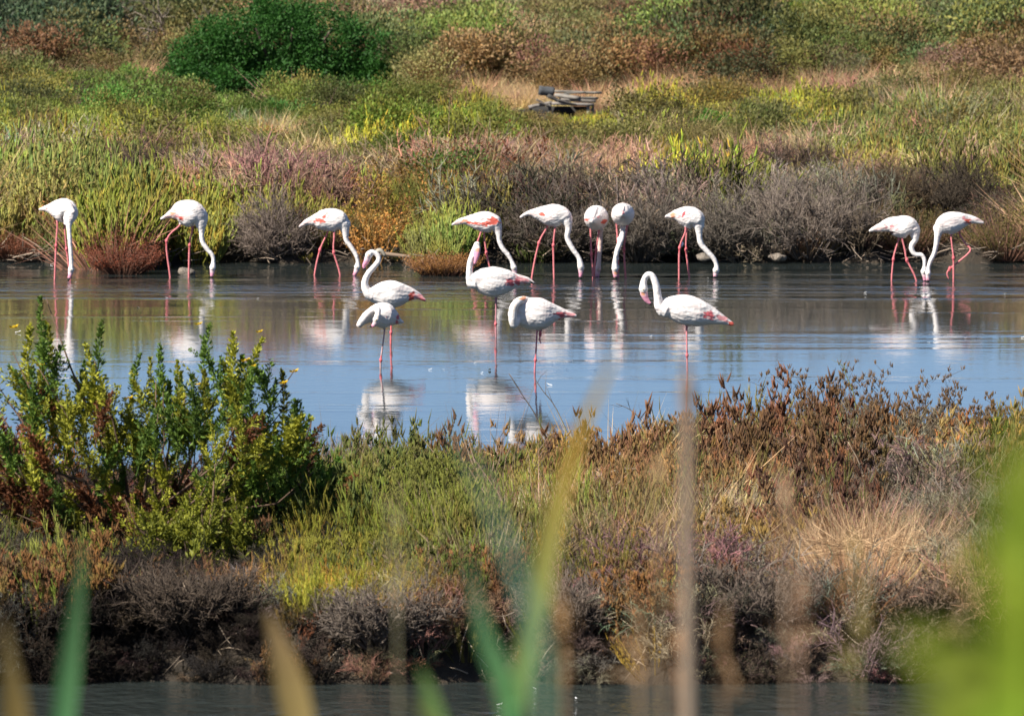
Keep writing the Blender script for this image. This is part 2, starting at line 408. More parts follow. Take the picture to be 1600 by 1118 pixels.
def scatter_object(name, kind, P, rot, scl, tint, seed, label):
    me = bpy.data.meshes.new(name); n = len(P)
    me.vertices.add(n); me.vertices.foreach_set('co', np.asarray(P, np.float32).ravel())
    r = np.random.default_rng(seed)
    def at(nm, ty, ky, v):
        a = me.attributes.new(nm, ty, 'POINT'); a.data.foreach_set(ky, v)
    at('rot', 'FLOAT_VECTOR', 'vector', np.asarray(rot, np.float32).ravel())
    at('scl', 'FLOAT_VECTOR', 'vector', np.asarray(scl, np.float32).ravel())
    at('idx', 'INT', 'value', r.integers(0, len(KINDS[kind]), n).astype(np.int32))
    at('tint', 'FLOAT_VECTOR', 'vector', np.asarray(tint, np.float32).ravel())
    ob = link(name, me)
    ng = bpy.data.node_groups.new('scatter_' + name, 'GeometryNodeTree')
    ng.interface.new_socket('Geometry', in_out='INPUT', socket_type='NodeSocketGeometry')
    ng.interface.new_socket('Geometry', in_out='OUTPUT', socket_type='NodeSocketGeometry')
    gi = ng.nodes.new('NodeGroupInput'); go = ng.nodes.new('NodeGroupOutput')
    ip = ng.nodes.new('GeometryNodeInstanceOnPoints'); ci = ng.nodes.new('GeometryNodeCollectionInfo')
    ci.inputs[0].default_value = COLL[kind]; ci.inputs['Separate Children'].default_value = True; ci.inputs['Reset Children'].default_value = True
    ip.inputs['Pick Instance'].default_value = True
    def na(nm, dt):
        x = ng.nodes.new('GeometryNodeInputNamedAttribute'); x.data_type = dt; x.inputs[0].default_value = nm; return x.outputs[0]
    ng.links.new(gi.outputs[0], ip.inputs['Points']); ng.links.new(ci.outputs[0], ip.inputs['Instance'])
    ng.links.new(na('idx', 'INT'), ip.inputs['Instance Index'])
    ng.links.new(na('rot', 'FLOAT_VECTOR'), ip.inputs['Rotation']); ng.links.new(na('scl', 'FLOAT_VECTOR'), ip.inputs['Scale'])
    ng.links.new(ip.outputs[0], go.inputs[0])
    md = ob.modifiers.new('scatter', 'NODES'); md.node_group = ng
    tag(ob, label, kind='stuff')
    return ob

# ------------------------------------------------------------------ what grows where (seen on the far bank; places given by where the plants show)
GY = (.235, .235, .032); GR = (.095, .155, .030); OL = (.135, .125, .040); YE = (.26, .21, .035)
RU = (.17, .065, .035); OR = (.25, .13, .042); PB = (.20, .130, .090); GT = (.155, .130, .100); DT = (.048, .038, .028)
TA = (.40, .285, .165); TP = (.40, .31, .20); BG = (.055, .17, .020); DO = (.060, .068, .030); GG = (.15, .16, .09)
FAR = [  # u, v, ru, rv, [(plant, tint, weight)...], size
 (800, 120, 2000, 60, [('grass', TA, .5), ('leafy', OL, .35), ('glasswort', GG, .3)], 1.0),
 (800, 60, 2000, 70, [('leafy', (.12, .105, .045), .8), ('leafy', (.085, .105, .04), .2), ('leafy', (.14, .095, .045), .6), ('twigs', DT, .2), ('grass', TP, .25)], 1.7),
 (1300, 15, 500, 22, [('leafy', (.17, .15, .07), 1), ('grass', TP, .6)], 1.2),
 (800, 3, 2000, 12, [('grass', TP, 1), ('leafy', GG, .3)], 1.4),
 (120, 40, 200, 55, [('leafy', DO, .8), ('leafy', (.09, .065, .035), .6)], 2.4),
 (40, 60, 90, 60, [('leafy', (.045, .065, .035), 1)], 2.4),
 (700, 40, 110, 45, [('leafy', (.20, .155, .10), 1), ('grass', TP, .4), ('leafy', GG, .3)], 1.8),
 (215, 100, 50, 40, [('grass', TA, 1), ('twigs', PB, .5)], 1.2),
 (820, 70, 60, 42, [('grass', TA, 1), ('twigs', PB, .4), ('leafy', OL, .2)], 1.5),
 (700, 98, 60, 26, [('leafy', (.10, .125, .035), .7), ('glasswort', (.15, .16, .045), .6)], 1.8),
 (1075, 80, 40, 24, [('leafy', (.09, .12, .035), 1)], 2.0),
 (1310, 88, 110, 24, [('leafy', (.10, .125, .035), 1), ('leafy', (.14, .14, .04), .6)], 1.9),
 (1550, 80, 80, 30, [('leafy', (.08, .10, .04), 1), ('leafy', (.13, .13, .045), .4)], 2.0),
 (1130, 100, 60, 32, [('leafy', DO, .8), ('leafy', (.11, .06, .03), .6)], 2.0),
 (150, 158, 220, 30, [('leafy', OL, .7), ('leafy', GR, .35), ('twigs', DT, .3), ('glasswort', GY, .4)], 1.1),
 (370, 170, 90, 25, [('glasswort', GG, .8), ('leafy', GR, .4), ('grass', TP, .2)], .75),
 (560, 160, 110, 32, [('leafy', GR, .3), ('leafy', (.15, .155, .035), .5), ('leafy', OL, .5), ('twigs', DT, .2)], 1.0),
 (800, 140, 120, 20, [('grass', TA, 1)], .75),
 (960, 140, 80, 22, [('grass', TA, .7), ('grass', TP, .7)], .8),
 (1060, 138, 60, 18, [('grass', TA, 1)], 1.1),
 (1350, 132, 260, 14, [('grass', TA, .8), ('twigs', PB, .6), ('leafy', OL, .3)], 1.0),
 (60, 215, 420, 30, [('glasswort', GY, 1), ('glasswort', OL, .4), ('leafy', (.15, .17, .04), .5), ('sprigs', GG, .3)], 1.1),
 (480, 205, 120, 14, [('glasswort', GY, .4), ('glasswort', OR, .5), ('twigs', PB, .4)], .9),
 (680, 212, 140, 34, [('glasswort', GY, 1), ('leafy', (.12, .15, .03), .5), ('sprigs', OL, .2)], 1.15),
 (1200, 180, 460, 30, [('glasswort', GY, 1.2), ('leafy', OL, .35), ('grass', TP, .25)], 1.15),
 (1500, 200, 200, 50, [('glasswort', (.15, .155, .045), .8), ('grass', TP, .3), ('sprigs', OL, .3)], 1.2),
 (900, 205, 120, 18, [('glasswort', GY, .6), ('grass', TP, .3), ('glasswort', GG, .3)], 1.0),
 (1200, 240, 280, 18, [('grass', TP, .5), ('twigs', PB, .5), ('glasswort', GG, .4), ('sprigs', OL, .4)], 1.0),
 (250, 262, 330, 34, [('glasswort', (.17, .18, .04), .9), ('twigs', PB, .25), ('leafy', OL, .35), ('sprigs', OR, .08)], 1.1),
 (70, 300, 130, 80, [('glasswort', (.13, .15, .04), 1), ('glasswort', (.17, .145, .045), .5), ('sprigs', OL, .4), ('twigs', GT, .3), ('leafy', GR, .2)], 1.15),
 (470, 278, 150, 26, [('twigs', PB, 1), ('glasswort', OL, .3), ('twigs', GT, .3)], 1.1),
 (820, 270, 210, 34, [('twigs', PB, 1), ('glasswort', OL, .25), ('sprigs', RU, .15), ('grass', TP, .2)], 1.1),
 (1050, 275, 80, 34, [('glasswort', (.22, .20, .03), 1.2), ('twigs', PB, .25)], 1.1),
 (1450, 285, 220, 70, [('sprigs', OL, .5), ('glasswort', (.15, .14, .035), .6), ('twigs', PB, .3), ('sprigs', OR, .12)], 1.2),
 (250, 335, 150, 40, [('glasswort', (.21, .21, .04), 1), ('sprigs', OR, .15), ('twigs', GT, .25), ('leafy', OL, .2)], 1.1),
 (420, 350, 80, 55, [('twigs', GT, .5), ('glasswort', (.19, .19, .04), .7), ('sprigs', OL, .3)], 1.0),
 (560, 325, 110, 40, [('glasswort', (.20, .19, .035), .9), ('sprigs', OR, .35), ('sprigs', RU, .2), ('twigs', PB, .3)], 1.05),
 (690, 315, 85, 40, [('glasswort', (.15, .15, .038), 1), ('sprigs', OR, .3), ('leafy', GR, .15)], 1.05),
 (540, 385, 120, 25, [('twigs', GT, .5), ('sprigs', OL, .5), ('glasswort', (.16, .155, .04), .5), ('sprigs', RU, .2)], .9),
 (680, 370, 90, 22, [('twigs', GT, .5), ('glasswort', (.14, .135, .04), .7), ('sprigs', RU, .25)], .9),
 (840, 330, 90, 60, [('twigs', GT, 1), ('twigs', DT, .4), ('glasswort', OL, .15)], 1.2),
 (1040, 350, 220, 60, [('twigs', GT, 1), ('twigs', DT, .5)], 1.3),
 (1130, 300, 60, 25, [('glasswort', (.15, .16, .03), 1)], 1.1),
 (1270, 350, 130, 60, [('twigs', GT, 1), ('twigs', PB, .3)], 1.3),
 (1460, 350, 160, 70, [('twigs', DT, .8), ('twigs', (.10, .075, .05), .6), ('sprigs', OL, .5), ('sprigs', OR, .15)], 1.2),
 (30, 385, 75, 25, [('sprigs', RU, .6), ('twigs', PB, .6), ('glasswort', OL, .3)], .7),
 (330, 385, 60, 20, [('sprigs', RU, .3), ('glasswort', OL, .5), ('twigs', DT, .4)], .8),
 (690, 418, 62, 20, [('sprigs', OR, .8), ('sprigs', (.24, .13, .05), .7)], .55),
 (190, 405, 60, 25, [('sprigs', RU, 1), ('twigs', DT, .3)], .8),
]
NEAR = [
 (800, 900, 2000, 400, [('finetwigs', GT, 1.1), ('finetwigs', DT, .7), ('finetwigs', PB, .4), ('fineglass', OL, .3), ('fingers', (.20, .12, .045), .08)], 1.0),
 (800, 700, 2000, 110, [('finetwigs', GT, .6), ('fingers', (.16, .085, .04), .5), ('fineglass', OL, .8), ('finegrass', TP, .2)], 1.1),
 (600, 790, 150, 120, [('fineglass', (.16, .18, .03), 1.0), ('fingers', (.11, .14, .035), .4), ('finetwigs', GT, .3), ('finegrass', TP, .2)], 1.15),
 (560, 690, 90, 50, [('finetwigs', GT, .8), ('finegrass', PB, .5), ('fineglass', OL, .6)], 1.2),
 (650, 700, 60, 40, [('fineglass', (.15, .15, .05), 1), ('finegrass', TP, .3)], 1.3),
 (560, 870, 110, 55, [('fineglass', (.18, .18, .025), 1), ('fineglass', YE, .5), ('fingers', (.20, .12, .045), .15)], 1.0),
 (500, 930, 60, 40, [('fineglass', YE, .7), ('fineglass', (.20, .12, .045), .5), ('finetwigs', DT, .5)], .9),
 (830, 730, 90, 60, [('fingers', (.16, .08, .04), .5), ('fingers', (.20, .12, .045), .4), ('fineglass', (.16, .14, .035), .8), ('finetwigs', PB, .4)], 1.15),
 (830, 830, 130, 70, [('fineglass', (.14, .145, .035), 1), ('finegrass', TP, .35), ('finetwigs', PB, .5), ('fingers', (.20, .12, .045), .15)], 1.1),
 (1000, 800, 120, 80, [('fineglass', (.15, .13, .05), .6), ('finegrass', TA, .6), ('finetwigs', GT, .8)], 1.1),
 (780, 920, 60, 40, [('fineglass', YE, .6), ('fingers', (.20, .12, .045), .35), ('finetwigs', GT, .6)], .8),
 (1250, 700, 250, 80, [('fingers', (.14, .075, .038), .5), ('finetwigs', GT, .7), ('fineglass', (.13, .11, .035), .7), ('fingers', (.20, .12, .045), .25), ('finegrass', PB, .25)], 1.15),
 (1520, 700, 130, 70, [('finetwigs', GT, .9), ('fingers', (.20, .12, .045), .25), ('fineglass', (.12, .13, .04), .5), ('fingers', OL, .3)], 1.15),
 (1130, 820, 100, 60, [('finegrass', TA, .5), ('fingers', (.20, .12, .045), .35), ('finetwigs', GT, .7), ('fineglass', OL, .3)], 1.0),
 (1420, 755, 140, 50, [('finetwigs', GT, 1), ('finetwigs', DT, .5), ('finegrass', TP, .2)], 1.1),
 (1350, 870, 150, 80, [('finegrass', (.38, .25, .155), 1.0), ('finegrass', TP, .2), ('finetwigs', PB, .8)], .75),
 (1000, 960, 150, 60, [('finetwigs', GT, 1), ('fingers', (.16, .08, .04), .15), ('fineglass', YE, .12)], .9),
 (230, 800, 270, 130, [('finetwigs', (.05, .033, .022), .6), ('finetwigs', (.026, .02, .016), .9), ('fingers', (.12, .06, .035), .2), ('fineglass', (.09, .10, .03), .3)], .75),  # twig tints taken near black: shade under the leafy bush put into the colour
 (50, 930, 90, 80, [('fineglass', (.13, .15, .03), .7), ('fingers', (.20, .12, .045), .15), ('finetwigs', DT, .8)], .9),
 (240, 985, 260, 80, [('finetwigs', (.026, .02, .016), 1.3), ('fingers', (.16, .08, .04), .15), ('fineglass', OL, .4), ('finetwigs', GT, .2)], .85),  # blackened twigs carry painted shade below the leafy bush
 (800, 1045, 2000, 16, [('fingers', (.20, .12, .045), .35), ('finetwigs', GT, .8), ('finetwigs', DT, .4), ('fineglass', (.2, .12, .03), .4)], .45),
]
def cells(x, y, cx_, cy_, sd):
    """scrub grows in separate rounded bushes: nearest bush centre, distance to it, and its own random numbers"""
    gx, gy = np.floor(x / cx_), np.floor(y / cy_); bd = np.full(len(x), 9.); b1 = np.zeros(len(x)); b2 = np.zeros(len(x)); b3 = np.zeros(len(x))
    for i in (-1, 0, 1):
        for j in (-1, 0, 1):
            a, b = gx + i, gy + j; z = np.zeros(len(x)) + sd
            px, py = (a + .15 + .7 * _h(a, b, z)) * cx_, (b + .15 + .7 * _h(a, b, z + 1)) * cy_
            sz = .55 + .5 * _h(a, b, z + 2)
            d = np.hypot((x - px) / cx_, (y - py) / cy_) / sz; k = d < bd
            bd[k] = d[k]; b1[k] = _h(a, b, z + 3)[k]; b2[k] = _h(a, b, z + 4)[k]; b3[k] = _h(a, b, z + 5)[k]
    return bd, b1, b2, b3
CELLS = None
def pick(P, table, r):
    global CELLS
    """choose plant kind, tint and size for each point"""
    u, v = project(P)
    uw = u + 46 * (fbm(P[:, 0] * .9, P[:, 1] * .5, 21) - .5) * 2; vw = v + 16 * (fbm(P[:, 0] * .9, P[:, 1] * .5, 22) - .5) * 2
    if table is NEAR: uw = u + 30 * r.normal(size=len(u)); vw = v + 24 * r.normal(size=len(v))
    best = np.zeros(len(P), int)
    for i, (cu, cv_, ru, rv, _, _) in enumerate(table):
        best[((uw - cu) / ru) ** 2 + ((vw - cv_) / rv) ** 2 < 1] = i
    kinds = np.empty(len(P), object); tint = np.zeros((len(P), 3)); size = np.ones(len(P))
    near = table is NEAR
    xw = P[:, 0] + .25 * (noise(P[:, 0] * 2.5, P[:, 1] * 2, 0, 61) - .5); yw = P[:, 1] + .6 * (noise(P[:, 0] * 2.5, P[:, 1] * 2, 0, 62) - .5)
    bd, b1, b2, b3 = cells(xw, yw, .52 if near else 1.15, .8 if near else 2.1, 300)
    q = np.clip(.22 * r.random(len(P)) + .78 * b1, 0, .999)
    CELLS = (bd, b2, b3)
    for i in range(len(table)):
        m = np.where(best == i)[0]
        if not len(m): continue
        mixl = table[i][4]; wts = np.cumsum([x[2] for x in mixl]); wts = wts / wts[-1]
        c = np.searchsorted(wts, q[m])
        for j, (kn, tn, _) in enumerate(mixl):
            s_ = m[c == j]; kinds[s_] = kn; tint[s_] = tn
        size[m] = table[i][5] * (.92 if near else 1)
    dome = np.sqrt(np.clip(1.12 - bd * bd, .0, 1))
    lump = .34 + (.5 + .95 * b2) * dome
    size = size * lump
    if table is FAR: size = size * np.where((P[:, 1] < 106), 1.3, 1.0)
    return kinds, tint, size

def foot_dist(u, v, lo=46.0, hi=260.0):
    ds = np.arange(lo, hi, .1); xs_ = (u - CU) * ds / F
    z = np.maximum(ground(xs_, ds), 0); pv = project(np.stack([xs_, ds, z], -1))[1]
    k = np.where(pv <= v)[0]; return float(ds[k[0]]) if len(k) else 200.0
SH = [
 # dune and beyond
 ('leafy_shrub', 'dark olive bush at the top corner of the dune', 'shrub', 30, 118, 168, 134, 200, 'leafy', (.042, .06, .03)),
 ('leafy_shrub', 'brown olive rounded bush on the dune beside the bare branches', 'shrub', 150, 105, 168, 122, 208, 'leafy', (.095, .07, .036)),
 ('leafy_shrub', 'fresh green low bush between the dark tree and tan grass', 'shrub', 700, 122, 123, 63, 190, 'leafy', (.10, .155, .035)),
 ('leafy_shrub', 'dark bush with a brown flank on the middle of the dune', 'shrub', 1120, 118, 106, 91, 200, 'leafy', (.06, .05, .03)),
 ('leafy_shrub', 'fresh green pointed bush left of the dark dune bush', 'shrub', 1070, 108, 78, 63, 205, 'leafy', (.09, .135, .035)),
 ('leafy_shrub', 'long yellow green bush at the foot of the dune', 'shrub', 1320, 122, 190, 75, 195, 'leafy', (.13, .15, .03)),
 ('leafy_shrub', 'grey green rounded bush at the dune foot by the photo edge', 'shrub', 1555, 128, 145, 87, 192, 'leafy', (.075, .105, .045)),
 ('leafy_shrub', 'brown olive bush on the dune above the wooden wreck', 'shrub', 960, 112, 168, 73, 205, 'leafy', (.095, .095, .035)),
 ('leafy_shrub', 'grey tan bush on the dune just behind the dark tree', 'shrub', 640, 75, 190, 73, 225, 'leafy', (.19, .15, .10)),
 # middle flat
 ('leafy_shrub', 'wide olive green bush left of the dark tree foot', 'shrub', 200, 205, 224, 79, 150, 'leafy', (.085, .10, .032)),
 ('leafy_shrub', 'dark shaded bush at the far left of the flat', 'shrub', 40, 205, 145, 82, 150, 'leafy', (.075, .085, .032)),
 ('leafy_shrub', 'wide yellow green bush right of the dark tree foot', 'shrub', 640, 205, 168, 91, 148, 'leafy', (.13, .145, .032)),
 ('leafy_shrub', 'olive bush with black shade beneath below the dark tree', 'shrub', 530, 200, 168, 75, 150, 'leafy', (.085, .095, .03)),
 ('leafy_shrub', 'bright green leafy plants standing tall in the tan scrub', 'shrub', 1110, 240, 78, 67, 137, 'leafy', (.065, .19, .022)),
 ('leafy_shrub', 'bright green leafy shoots right of the tall green plants', 'shrub', 1195, 235, 100, 58, 138, 'leafy', (.09, .17, .025)),
 ('leafy_shrub', 'small bright green bush near the right edge of the flat', 'shrub', 1480, 222, 78, 51, 142, 'leafy', (.065, .18, .025)),
 ('twiggy_shrub', 'grey brown bush on the flat behind the bright green shoots', 'shrub', 1370, 205, 100, 61, 145, 'leafy', (.10, .10, .05)),
 # front of the far bank
 ('twiggy_shrub', 'dark brown dead round bush above the second flamingo', 'shrub', 250, 312, 168, 97, 116, 'twigs', (0.058, 0.042, 0.034)),
 ('twiggy_shrub', 'dark grey dead bush lower left of the round dead bush', 'shrub', 185, 315, 100, 73, 114, 'twigs', (0.061, 0.044, 0.037)),
 ('red_glasswort_bush', 'rusty red rounded bush standing in the water by the first flamingo', 'shrub', 192, 428, 117, 82, 97.2, 'sprigs', (.20, .060, .035)),
 ('twiggy_shrub', 'pale grey dead bush on the bank between second and third flamingos', 'shrub', 425, 405, 123, 110, 101.5, 'twigs', (0.143, 0.116, 0.102)),
 ('leafy_shrub', 'olive and rust bush behind the third flamingo', 'shrub', 520, 385, 123, 77, 103, 'sprigs', (.125, .110, .04)),
 ('leafy_shrub', 'yellow green bush above the gap between third and fourth flamingos', 'shrub', 660, 345, 123, 75, 108, 'glass', (.14, .145, .035)),
 ('twiggy_shrub', 'grey dead bush behind the legs of the fifth flamingo', 'shrub', 870, 395, 145, 110, 102, 'twigs', (0.102, 0.085, 0.075)),
 ('twiggy_shrub', 'tall grey twiggy bush behind the eighth flamingo', 'shrub', 1000, 400, 168, 126, 102, 'twigs', (0.109, 0.095, 0.082)),
 ('twiggy_shrub', 'grey arching dead bush right of the eighth flamingo', 'shrub', 1120, 400, 134, 121, 102, 'twigs', (0.116, 0.102, 0.088)),
 ('twiggy_shrub', 'large silvery grey dead bush in the middle of the open bank', 'shrub', 1260, 408, 212, 143, 101.5, 'twigs', (0.163, 0.136, 0.119)),
 ('twiggy_shrub', 'dark brown dead bush above the silvery bush', 'shrub', 1245, 300, 156, 85, 116, 'twigs', (0.068, 0.049, 0.037)),
 ('twiggy_shrub', 'dark brown bush above the feeding pair of flamingos', 'shrub', 1400, 340, 134, 97, 108, 'twigs', (0.075, 0.054, 0.034)),
 ('twiggy_shrub', 'blackish bush above the last flamingo', 'shrub', 1505, 345, 134, 103, 107, 'twigs', (0.044, 0.035, 0.026)),
 ('leafy_shrub', 'olive rust bush behind the last flamingo', 'shrub', 1570, 408, 145, 110, 101.8, 'sprigs', (.13, .11, .035)),
 ('leafy_shrub', 'brown and olive bush behind the feeding pair', 'shrub', 1420, 408, 134, 99, 102, 'sprigs', (.12, .085, .035)),
 ('red_glasswort_bush', 'low rusty mound at the left edge waterline', 'shrub', 20, 408, 123, 39, 100, 'sprigs', (.19, .07, .04)),
 ('red_glasswort_bush', 'orange brown creeping mound pushing into the pond', 'shrub', 690, 430, 128, 39, 97.6, 'sprigs', (.30, .15, .055)),
 # near bank
 ('red_glasswort_bush', 'rust red bush on the near bank crest behind the ochre reed', 'shrub', 850, 745, 170, 66, 61, 'fingers', (.18, .085, .045)),
 ('sea_blite_bush', 'brown upright bush on the near bank crest by the beige stalk', 'shrub', 1130, 735, 190, 100, 61.5, 'fingers', (.15, .085, .045)),
 ('sea_blite_bush', 'tall brown sprigged bush peaking above the near bank crest', 'shrub', 1355, 735, 210, 165, 62, 'fingers', (.16, .10, .055)),
 ('sea_blite_bush', 'grey and brown bush on the crest near the yellow flowers', 'shrub', 1500, 740, 170, 110, 62, 'fingers', (.17, .13, .09)),
 ('sea_blite_bush', 'grey green upright bush between the two brown crest bushes', 'shrub', 1240, 745, 150, 95, 62, 'fingers', (.13, .10, .05)),
 ('sea_blite_bush', 'rusty bush at the right end of the near bank crest', 'shrub', 1600, 750, 120, 140, 61, 'fingers', (.15, .09, .035)),
 ('glasswort_bush', 'tall light green feathery bush beside the big leafy bush', 'shrub', 640, 850, 150, 150, 57, 'fingers', (.155, .17, .035)),
 ('glasswort_bush', 'bright yellow green low bush below the leafy bush', 'shrub', 545, 920, 110, 100, 54, 'fingers', (.19, .19, .03)),
 ('twiggy_shrub', 'grey dead bush right beside the dark lobe of the leafy bush', 'shrub', 560, 760, 130, 100, 60.5, 'twigs', (0.143, 0.116, 0.095)),
 ('dry_grass_tussock', 'big blond tussock of dry grass on the near bank', 'grass tussock', 1360, 925, 300, 150, 53, 'grass', (.50, .36, .225)),
 ('dry_grass_tussock', 'smaller blond tuft of dry grass left of the big tussock', 'grass tussock', 1190, 890, 120, 65, 55, 'grass', (.32, .22, .13)),
 ('twiggy_shrub', 'matted grey twig mound under the blond tussock', 'shrub', 1440, 985, 190, 80, 51, 'twigs', (0.116, 0.085, 0.065)),
 ('twiggy_shrub', 'matted grey twig mound beneath the green reed blades', 'shrub', 900, 985, 200, 85, 50.5, 'twigs', (0.116, 0.095, 0.082)),
 ('twiggy_shrub', 'matted grey twig mound overhanging the channel by the ochre reed', 'shrub', 600, 1010, 230, 90, 50, 'twigs', (0.122, 0.102, 0.088)),
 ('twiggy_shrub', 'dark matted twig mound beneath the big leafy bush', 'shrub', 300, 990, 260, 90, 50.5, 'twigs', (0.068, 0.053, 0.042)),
 ('twiggy_shrub', 'grey matted twigs beneath the dry grass tuft', 'shrub', 1190, 1000, 220, 90, 50, 'twigs', (0.109, 0.088, 0.075)),
]
SPOTS = []
for q_ in SH:
    d_ = foot_dist(q_[3], q_[4], 46.0 if q_[4] > 640 else 95.0); SPOTS.append(((q_[3] - CU) * d_ / F, d_, q_[5] * d_ / F / 2))
bins = {}
def put(prefix, P, kinds, tint, size, r, zs=(1, 1)):
    n = len(P)
    rot = np.stack([r.normal(size=n) * .10, r.normal(size=n) * .10, r.random(n) * 2 * PI], -1)
    s1 = size * (.72 + .6 * r.random(n)); scl = np.stack([s1, s1, s1 * (.8 + .4 * r.random(n))], -1)
    tn = tint * (.72 + .56 * r.random((n, 1))) * (1 + .12 * r.normal(size=(n, 3)))
    big_ = fbm(P[:, 0] * .5, P[:, 1] * .5, 31)[:, None]; tn = tn * np.where(P[:, 1:2] > 165, 1.42, np.where(P[:, 1:2] > 90, 1.16, 1.0))  # plants farther off get lighter tints, haze put into the colour
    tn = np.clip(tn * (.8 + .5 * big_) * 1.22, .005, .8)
    for k in set(kinds):
        m = kinds == k; bins.setdefault((prefix, k), []).append((P[m], rot[m], scl[m], tn[m]))

# far bank
r = np.random.default_rng(77)
def wedge(y0, y1, dens, margin=1.3, extra=1.5):
    n = int((y1 - y0) * ((y0 + y1) / 2 * .0667 * 2 * margin + 2 * extra) * dens)
    y = y0 + (y1 - y0) * r.random(n * 2); half = y * .0667 * margin + extra
    x = (r.random(n * 2) * 2 - 1) * (y1 * .0667 * margin + extra); k = np.abs(x) < half
    x, y = x[k][:n], y[k][:n]
    return np.stack([x, y, ground(x, y)], -1)
CLEAR = []   # (x, y, radius) kept free for things placed one by one
WY = 146.0; WX = (880 - 800) * WY / F
def scat(prefix, P, table, minz=.03):
    P = P[P[:, 2] > minz]
    P = P[~((np.abs(P[:, 0] - WX) < 1.15) & (P[:, 1] > WY - 4.0) & (P[:, 1] < WY + 1.8) & (prefix == 'far'))]
    if prefix == 'far':
        tx = (440 - 800) * 160 / F; P = P[~((np.abs(P[:, 0] - tx) < 2.9) & (P[:, 1] > 144) & (P[:, 1] < 161))]
    Pt = P.copy(); Pt[:, 2] += (.40 if prefix == 'far' else .22)
    k, tn, sz = pick(Pt, table, r)
    if prefix == 'far':
        nw = (np.abs(P[:, 0] - WX) < 1.25) & (P[:, 1] > WY - 19) & (P[:, 1] < WY + 2); sz = np.where(nw, sz * .36, sz)
    for (bx, by, bR) in SPOTS:
        dy_ = P[:, 1] - by; front = 3.2 if by > 90 else 1.2
        m_ = (np.abs(P[:, 0] - bx) < bR * .9) & (dy_ > -front) & (dy_ < bR * .7); sz = np.where(m_, sz * (.5 if by > 90 else .62), sz)
    if prefix == 'near':   # smaller plants in front of the leafy bush, tints darkened as painted shade
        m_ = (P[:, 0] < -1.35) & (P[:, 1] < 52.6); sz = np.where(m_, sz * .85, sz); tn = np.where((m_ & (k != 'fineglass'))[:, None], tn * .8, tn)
    gap = noise(P[:, 0] * 2.1, P[:, 1] * 1.3, 0, 64); bd, b2, b3 = CELLS; kp = (gap > r.random(len(P)) * .3) & (bd < .86 + .5 * r.random(len(P)))
    tn = tn * (.62 + .62 * b3)[:, None]
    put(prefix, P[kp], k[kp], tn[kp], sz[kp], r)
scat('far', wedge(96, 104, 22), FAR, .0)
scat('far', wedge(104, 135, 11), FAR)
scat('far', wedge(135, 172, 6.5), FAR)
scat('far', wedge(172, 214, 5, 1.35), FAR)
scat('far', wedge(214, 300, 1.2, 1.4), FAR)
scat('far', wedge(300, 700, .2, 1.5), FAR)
# near bank
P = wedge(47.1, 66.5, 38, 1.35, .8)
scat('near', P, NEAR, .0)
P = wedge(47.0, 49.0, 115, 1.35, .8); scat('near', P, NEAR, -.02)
names = {'glasswort': 'glasswort_carpet', 'twigs': 'dead_twig_scrub', 'grass': 'dry_grass', 'leafy': 'leafy_scrub', 'sprigs': 'sea_blite_scrub',
         'fineglass': 'glasswort_carpet', 'finesprigs': 'sea_blite_scrub', 'fingers': 'sea_blite_scrub', 'finetwigs': 'twig_tangle', 'finegrass': 'dry_grass'}
txt = {'glasswort': 'yellow green glasswort carpet', 'twigs': 'grey dead twiggy scrub', 'grass': 'dry tan grass', 'leafy': 'olive leafy scrub', 'sprigs': 'rusty sea blite scrub',
       'fineglass': 'green upright glasswort', 'finesprigs': 'rust and olive sea blite', 'fingers': 'rust and olive sea blite tufts', 'finetwigs': 'grey tangle of dead twigs', 'finegrass': 'dry straw coloured grass'}
for i, ((pre, k), lst) in enumerate(sorted(bins.items())):
    P, ro, sc, tn = [np.concatenate(a) for a in zip(*lst)]
    nm = names[k] + ('' if True else '')
    scatter_object(nm, k, P, ro, sc, tn, 200 + i, txt[k] + (' covering the bank behind the flamingos' if pre == 'far' else ' on the bank in front of the pond'))

